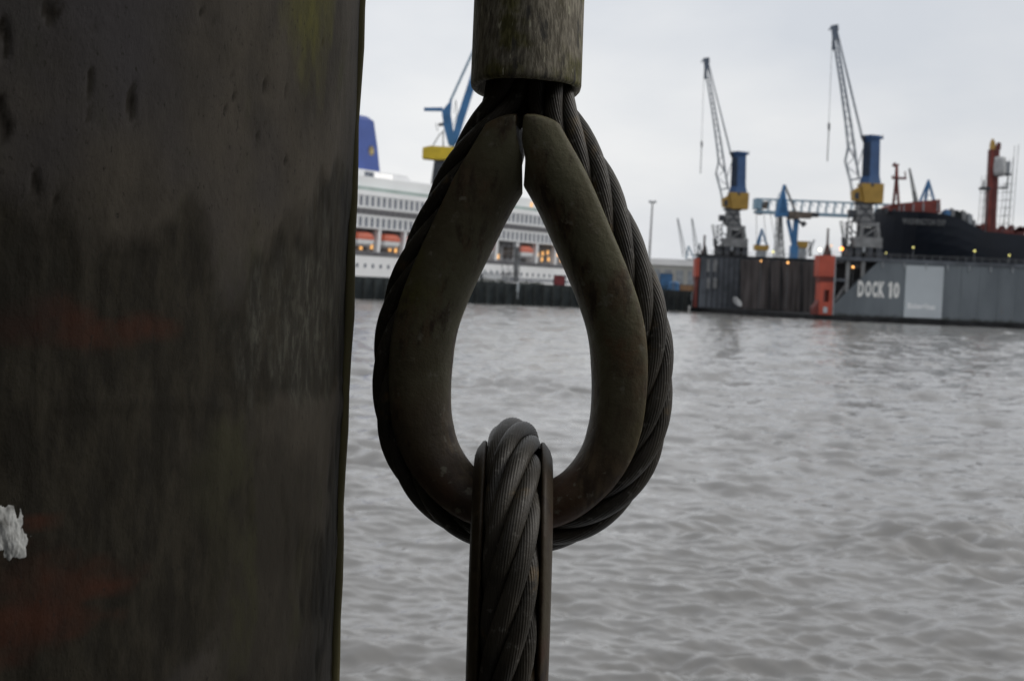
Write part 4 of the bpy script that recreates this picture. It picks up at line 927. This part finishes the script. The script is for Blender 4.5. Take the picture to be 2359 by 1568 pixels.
# ------------------------------------------------------------------ foreground: steel pile
PC = Vector((-0.5255, 1.135)); PR = 0.40
def pile_hit(px, py):
    v = RT*((px-CX)/FPX)+UP*((CY-py)/FPX)+F; d2 = Vector((v.x, v.y)); o = -PC
    a = d2.dot(d2); b_ = 2*o.dot(d2); c_ = o.dot(o)-PR*PR; disc = b_*b_-4*a*c_
    tt = (-b_-math.sqrt(disc))/(2*a) if disc > 0 else -b_/(2*a)
    h = cam_pos+v*tt
    return math.atan2(h.x-PC.x, -(h.y-PC.y))*PR, h.z          # arc length from the camera side, height
def build_pile():
    o0 = Vector((PC.x, PC.y, -3.0))
    e = empty('steel_pile', o0, 'thick dark rusty pile with peeling coating filling the left side', 'pile')
    nu = 620; zz = np.linspace(3.6, 6.2, nu); az = np.concatenate([np.linspace(-.9, 1.75, 420), np.linspace(1.80, 2*np.pi-.95, 40)]); nv = len(az)
    Z, A = np.meshgrid(zz, az, indexing='ij'); S = A*PR
    pit = np.zeros_like(S)
    feats = [(606,205,7,58),(300,245,9,40),(208,75,10,26),(78,432,9,32),(127,475,7,34),(120,15,22,34),(6,265,14,56),(4,100,10,50),(203,225,3,45),(606,300,3,25)]
    rng = np.random.RandomState(5)
    for i in range(46): feats.append((rng.normal(560,80), rng.uniform(20,390), rng.uniform(1.5,3.5), rng.uniform(4,10)))
    wob = (fbm(S*190, Z*110, 3, 5)-.5)*4.2
    for px, py, w, h in feats:
        s0, z0 = pile_hit(px,py); k_ = 1.0/FPX
        g = ((S-s0)/(w*k_*1.15))**2+((Z-z0)/(h*k_))**2
        pit = np.maximum(pit, np.clip((.70-g+wob)*1.2, 0, 1)*(g < 4))
    # edge of the surviving coating
    pts = [pile_hit(x, y) for x, y in ((0,560),(60,610),(95,640),(140,600),(180,700),(300,620),(420,640),(520,690),(600,640),(690,560),(760,500),(800,470))]
    edge = np.interp(S, [p[0] for p in pts], [p[1] for p in pts])
    paint = np.clip((Z-edge+(fbm(S*28, Z*20, 11, 6)-.5)*.13)/.030, 0, 1)
    # older coating low down
    s1, z1 = pile_hit(500,1000); s2, z2 = pile_hit(640,925)
    p2 = np.clip(((z2-Z)+(fbm(S*30, Z*8, 21, 4)-.5)*.05)/.01, 0, 1)*np.clip((S-s1+.05+(fbm(S*12, Z*12, 4, 4)-.5)*.2)/.05, 0, 1)
    paint = np.maximum(paint*(1-pit), p2*.75*np.clip((fbm(S*20, Z*14, 41, 6)-.40)/.12, 0, 1))
    sl_, zl_ = pile_hit(700,720)
    lich = np.clip(.9-((S-sl_)/.105)**2-((Z-zl_)/.085)**2+(fbm(S*75, Z*50, 51, 6)-.5)*2.0, 0, 1)*(1-paint*.6)*.7
    sm_, zm_ = pile_hit(705,60)
    moss = np.clip(.75-((S-sm_)/.052)**2-((Z-zm_-.01)/.075)**2+(fbm(S*70, Z*30, 61, 6)-.5)*1.5, 0, 1)*.8
    se, ze = pile_hit(800,1200)
    moss = np.maximum(moss, np.clip((S-se+.012)/.05+(fbm(S*50, Z*6, 71, 4)-.5)*1.6, 0, 1)*.8)
    rust = np.zeros_like(S)
    for px, py, w, h in ((80,752,.085,.019),(70,1330,.085,.020),(40,1440,.060,.020),(0,1510,.05,.014),(90,1205,.018,.006)):
        sr_, zr_ = pile_hit(px,py)
        rust = np.maximum(rust, np.clip(.9-((S-sr_)/w)**2-((Z-zr_)/h)**2+(fbm(S*30, Z*60, int(px+py), 6)-.5)*2.6, 0, 1))
    rad = PR-.0006*pit+.0016*paint+(fbm(S*22, Z*14, 81, 5)-.5)*.0022+(fbm(S*130, Z*40, 91, 3)-.5)*.0012*(1.4-paint)
    wz = pile_hit(560,922)[1]; rad = rad+.0007*np.exp(-((Z-wz-.003*np.sin(S*23))/.0025)**2)*(fbm(S*40, Z*0, 7, 4) > .45)
    V = np.stack([rad*np.sin(A), -rad*np.cos(A), Z+3.0], -1).reshape(-1, 3)
    me = np_mesh('pile_shell', V, grid_faces(nu, nv, True), MATS['pile'])
    for n_, arr in (('pit', pit), ('paint', paint), ('lichen', lich), ('moss', moss), ('rust', rust)):
        at = me.attributes.new(n_, 'FLOAT', 'POINT'); at.data.foreach_set('value', arr.astype(np.float32).ravel())
    sh = link('shell', me, e)
    MB().tube(o0+Vector((0,0,0)), o0+Vector((0,0,6.62)), PR-.01, PR-.01, 40).build('lower_pipe', MATS['quay_wall'], e, o0)
    MB().tube(o0+Vector((0,0,9.18)), o0+Vector((0,0,9.5)), PR-.01, PR-.03, 40).build('cap', MATS['quay_wall'], e, o0)
    # mossy seam strip standing just beyond the visible edge
    rings = []
    for j in range(90):
        z_ = 3.62+j*(2.56/89); wv = .0007*math.sin(j*.7)+.0006*math.sin(j*1.9)
        c_ = []
        for da, dr in ((-.022,-.002),(-.020,.0035),(.0,.005),(.022,.0035),(.024,-.002)):
            a_ = 1.612+da; r_ = PR+dr+wv*(dr > .002); c_.append(o0+Vector((r_*math.sin(a_), -r_*math.cos(a_), z_+3.0)))
        rings.append(c_)
    MB().loft(rings).build('seam_strip', MATS['pile_moss'], e, o0, True)
    # bird dropping
    s0, z0 = pile_hit(24,1222); n_ = 170
    gu, gv = np.meshgrid(np.linspace(-.03, .03, n_), np.linspace(-.032, .032, n_), indexing='ij')
    dd_ = np.abs(gu*.72+gv*.55+.001)/.0085+np.maximum(np.abs(gu*.55-gv*.72)-.009, 0)/.006
    hgt = .70-(dd_*1.25)**1.3+(fbm(gu*300+9, gv*130+4, 15, 5)-.5)*2.2
    keep = hgt > -1.3; hh = PR+.0010+.0011*np.clip(hgt, -1.6, .9)
    aa = (s0+gu)/PR; V = np.stack([hh*np.sin(aa), -hh*np.cos(aa), z0+3.0+gv], -1).reshape(-1, 3)
    fc = grid_faces(n_, n_); kp = keep.ravel(); fc = fc[kp[fc].all(1)]
    used = np.unique(fc); remap = np.zeros(n_*n_, int); remap[used] = np.arange(len(used))
    link('bird_dropping', np_mesh('bird_dropping', V[used], remap[fc][:, ::-1], MATS['dropping']), sh)
build_pile()

# ------------------------------------------------------------------ foreground: two linked wire rope eyes
HALF = [(215,101),(258,126),(300,149),(350,180),(400,207),(450,230),(500,252),(550,275),(600,297),(690,330),(760,345),(830,351),(900,350),(980,342),(1050,323),(1110,293),(1160,255),(1205,208),(1240,155),(1262,95),(1273,45),(1275,0)]
def catmull(p, n):
    p = np.array(p, float); out = []
    q_ = np.vstack([2*p[0]-p[1], p, 2*p[-1]-p[-2]])
    for i in range(1, len(q_)-2):
        t_ = np.linspace(0, 1, n, endpoint=False)[:, None]; a, b_, c_, d_ = q_[i-1], q_[i], q_[i+1], q_[i+2]
        out.append(.5*((2*b_)+(-a+c_)*t_+(2*a-5*b_+4*c_-d_)*t_**2+(-a+3*b_-3*c_+d_)*t_**3))
    return np.vstack(out+[p[-1:]])
def resample(p, step):
    s = np.concatenate([[0], np.cumsum(np.linalg.norm(np.diff(p, axis=0), axis=1))]); n = max(2, int(s[-1]/step))
    u = np.linspace(0, s[-1], n); return np.stack([np.interp(u, s, p[:, i]) for i in range(p.shape[1])], -1)
RR = 60.0                                             # rope radius in picture units
outer = [(-w, 830-y) for y, w in HALF]+[(w, 830-y) for y, w in reversed(HALF[:-1])]
oc = resample(catmull(outer, 12), 6.0)
for _ in range(30): oc[1:-1] = (oc[:-2]+2*oc[1:-1]+oc[2:])/4
tg = np.gradient(oc, axis=0); tg /= np.linalg.norm(tg, axis=1)[:, None]
inw = np.stack([-tg[:, 1], tg[:, 0]], -1)             # left to right through the bottom: inward is to the left of travel
cen = oc+inw*RR
for _ in range(20): cen[1:-1] = (cen[:-2]+2*cen[1:-1]+cen[2:])/4
top = [(-20, 1000), (-22, 900), (-26, 780), (-31, 690), (-36, 645)]
cenl = cen[cen[:, 1] < 596]
ropep = resample(catmull(np.vstack([top, cenl[::12], [(-x, y) for x, y in reversed(top)]]), 10), 5.0)
def make_frame(px, py, depth, tilt, yaw, flip=False):
    s = depth/FPX; o = cam_pos+(F+RT*((px-CX)/FPX)+UP*((CY-py)/FPX))*depth
    ay = UP*math.cos(tilt)+RT*math.sin(tilt); ax0 = RT*math.cos(tilt)-UP*math.sin(tilt)
    ax = ax0*math.cos(yaw)-BK*math.sin(yaw); aw = BK*math.cos(yaw)+ax0*math.sin(yaw)
    if flip: ay = -ay; aw = ax.cross(ay)
    M = np.array([ax[:], ay[:], aw[:]])*s
    return lambda p: np.asarray(p, float) @ M + np.array(o[:])
def rope_strands(path3, tf, parent, o0, R=RR, pitch=760., phase=0., wires=21, per=4, name='strand'):
    """six helical strands, each with its own outer wires, round a core"""
    p = resample(path3, 5.0); T = np.gradient(p, axis=0); T /= np.linalg.norm(T, axis=1)[:, None]
    n = np.zeros_like(p); v = np.array([0, 0, 1.0]); 
    for i in range(len(p)):
        v = v-T[i]*v.dot(T[i]); v /= np.linalg.norm(v); n[i] = v
    bb = np.cross(T, n); s = np.concatenate([[0], np.cumsum(np.linalg.norm(np.diff(p, axis=0), axis=1))])
    rs = R*.338; rh = R-rs; beta = math.atan(2*math.pi*rh/pitch); ns = wires*per
    core = MB(); ang = np.linspace(0, 2*np.pi, 12, endpoint=False)
    cv = (p[:, None]+rh*.75*(np.cos(ang)[None, :, None]*n[:, None]+np.sin(ang)[None, :, None]*bb[:, None]))
    ro = link('rope', np_mesh('rope_core', tf(cv.reshape(-1, 3))-np.array(o0[:]), grid_faces(len(p), 12, True), MATS['wire']), parent)
    for k_ in range(6):
        ph = 2*np.pi*s/pitch+k_*np.pi/3+phase
        er = np.cos(ph)[:, None]*n+np.sin(ph)[:, None]*bb; c_ = p+rh*er
        Ts = np.gradient(c_, axis=0); Ts /= np.linalg.norm(Ts, axis=1)[:, None]
        e1 = er-Ts*np.sum(er*Ts, 1)[:, None]; e1 /= np.linalg.norm(e1, axis=1)[:, None]; e2 = np.cross(Ts, e1)
        ps = np.linspace(0, 2*np.pi, ns, endpoint=False)[None, :]
        tw = -math.tan(beta)*1.05/rs*(s/math.cos(beta))
        ps2 = ps+tw[:, None]; rad = rs*(.945+.07*np.abs(np.cos(wires*ps/2))**.8)
        V = c_[:, None]+(rad*np.cos(ps2))[..., None]*e1[:, None]+(rad*np.sin(ps2))[..., None]*e2[:, None]
        me = np_mesh('strand', tf(V.reshape(-1, 3))-np.array(o0[:]), grid_faces(len(p), ns, True), MATS['wire'])
        link(name, me, ro)
    return ro
def thimble(tf, parent, o0, m_='thimble'):
    path = cen[cen[:, 1] < 570]; ext = np.arange(1, 22)[:, None]*6.0
    d0 = path[0]-path[4]; d0 /= np.linalg.norm(d0); d1 = path[-1]-path[-5]; d1 /= np.linalg.norm(d1)
    path = np.vstack([path[0]+d0*ext[::-1], path, path[-1]+d1*ext]); T = np.gradient(path, axis=0); T /= np.linalg.norm(T, axis=1)[:, None]
    nn = np.stack([-T[:, 1], T[:, 0]], -1)
    prof = [(-2,62),(-6,66),(-4,71),(5,76),(20,84),(40,89),(62,88),(84,79),(104,60),(119,38),(127,18),(130,0)]
    sec = prof+[(a, -b_) for a, b_ in reversed(prof[:-1])]
    gro = [(64*math.sin(t_), -64*math.cos(t_)) for t_ in np.linspace(.12, math.pi-.12, 9)]
    sec = np.array(sec+[(a*.92, b_*.98) for a, b_ in gro])
    n = len(path); V = np.zeros((n, len(sec), 3)); half = n//2
    for i in range(n):
        y_ = path[i, 1]; rho = np.interp(y_, [-390,-330,-200,0,300,600], [97,101,118,130,134,142])/130.0
        fade = min(1.0, min(i, n-1-i)/5.0+.25)
        rr_ = sec[:, 0]*np.where(np.arange(len(sec)) < len(prof)*2-1, rho, min(rho, 1.0))
        V[i, :, 0] = path[i, 0]+nn[i, 0]*rr_; V[i, :, 1] = path[i, 1]+nn[i, 1]*rr_; V[i, :, 2] = sec[:, 1]
        g = np.interp(V[i, :, 1], [380, 400, 440, 490, 530, 570], [.4, 1.2, 3.0, 4.5, 8, 12])
        if y_ > 150:
            gx = -6+V[i, :, 2]*np.interp(V[i, :, 1], [455, 500], [.167, .02]); V[i, :, 0] = np.minimum(V[i, :, 0], gx-g) if i < half else np.maximum(V[i, :, 0], gx+g)
        V[i, :, 1] = np.minimum(V[i, :, 1], 566-.0075*np.maximum(np.abs(V[i, :, 0])-18, 0)**1.9-.0020*V[i, :, 2]**2)
    f = grid_faces(n, len(sec), True); me_v = tf(V.reshape(-1, 3))-np.array(o0[:])
    me = np_mesh('thimble', me_v, f, MATS[m_])
    return link('thimble', me, parent)
def lean(V, y0, a=R_(5.0)):
    y = V[:, 1]-y0; w = V[:, 2].copy(); V = V.copy(); V[:, 1] = y0+y*math.cos(a)+w*math.sin(a); V[:, 2] = -y*math.sin(a)+w*math.cos(a); return V
def ferrule(tf, parent, o0, y0=622, y1=1180, r=127.5, xc=-4):
    prof = [(y1+40,60),(y1+38,95),(y1+12,121),(y1,r),(y0+12,r),(y0+5,r-1.5),(y0,r-6),(y0-1,r-12),(y0+4,r-18),(y0+26,r-20),(y0+28,30),(y0+28,2)]
    n = 96; V = []
    for yy, rad in prof if False else [(a, b_) for a, b_ in prof]:
        for i in range(n):
            a_ = 2*math.pi*i/n; wv = 1+.006*math.sin(a_*5+yy*.01)+.004*math.sin(a_*11)
            V.append((xc+rad*wv*math.cos(a_), yy+(2.5*math.sin(a_*3+1) if yy < y0+10 else 0), rad*wv*math.sin(a_)))
    V = lean(np.array(V), y0)
    me = np_mesh('ferrule', tf(V)-np.array(o0[:]), grid_faces(len(prof), n, True)[:, ::-1], MATS['ferrule'])
    return link('ferrule', me, parent)
def sling(name, tf, label, phase, main_len, m_='thimble'):
    o0 = Vector(tf(np.array([[0, 900., 0]]))[0]); e = empty(name, o0, label, 'wire rope', 'linked wire rope slings')
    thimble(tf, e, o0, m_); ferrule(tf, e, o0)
    p3 = np.column_stack([ropep, np.zeros(len(ropep))])
    rope_strands(p3, tf, e, o0, phase=phase)
    main = np.column_stack([np.full(60, -4.), np.linspace(1190, 1190+main_len, 60), np.zeros(60)])
    rope_strands(lean(main, 622), tf, e, o0, phase=.4, wires=14, per=3)
    return e
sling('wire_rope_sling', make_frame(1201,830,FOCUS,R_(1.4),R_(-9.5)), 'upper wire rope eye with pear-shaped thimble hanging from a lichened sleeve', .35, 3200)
sling('wire_rope_sling', make_frame(1172,1405,FOCUS,R_(1.8),R_(-90),True), 'lower wire rope eye looped edge-on through the bottom of the upper eye', 1.2, 2200, 'thimble_brown')
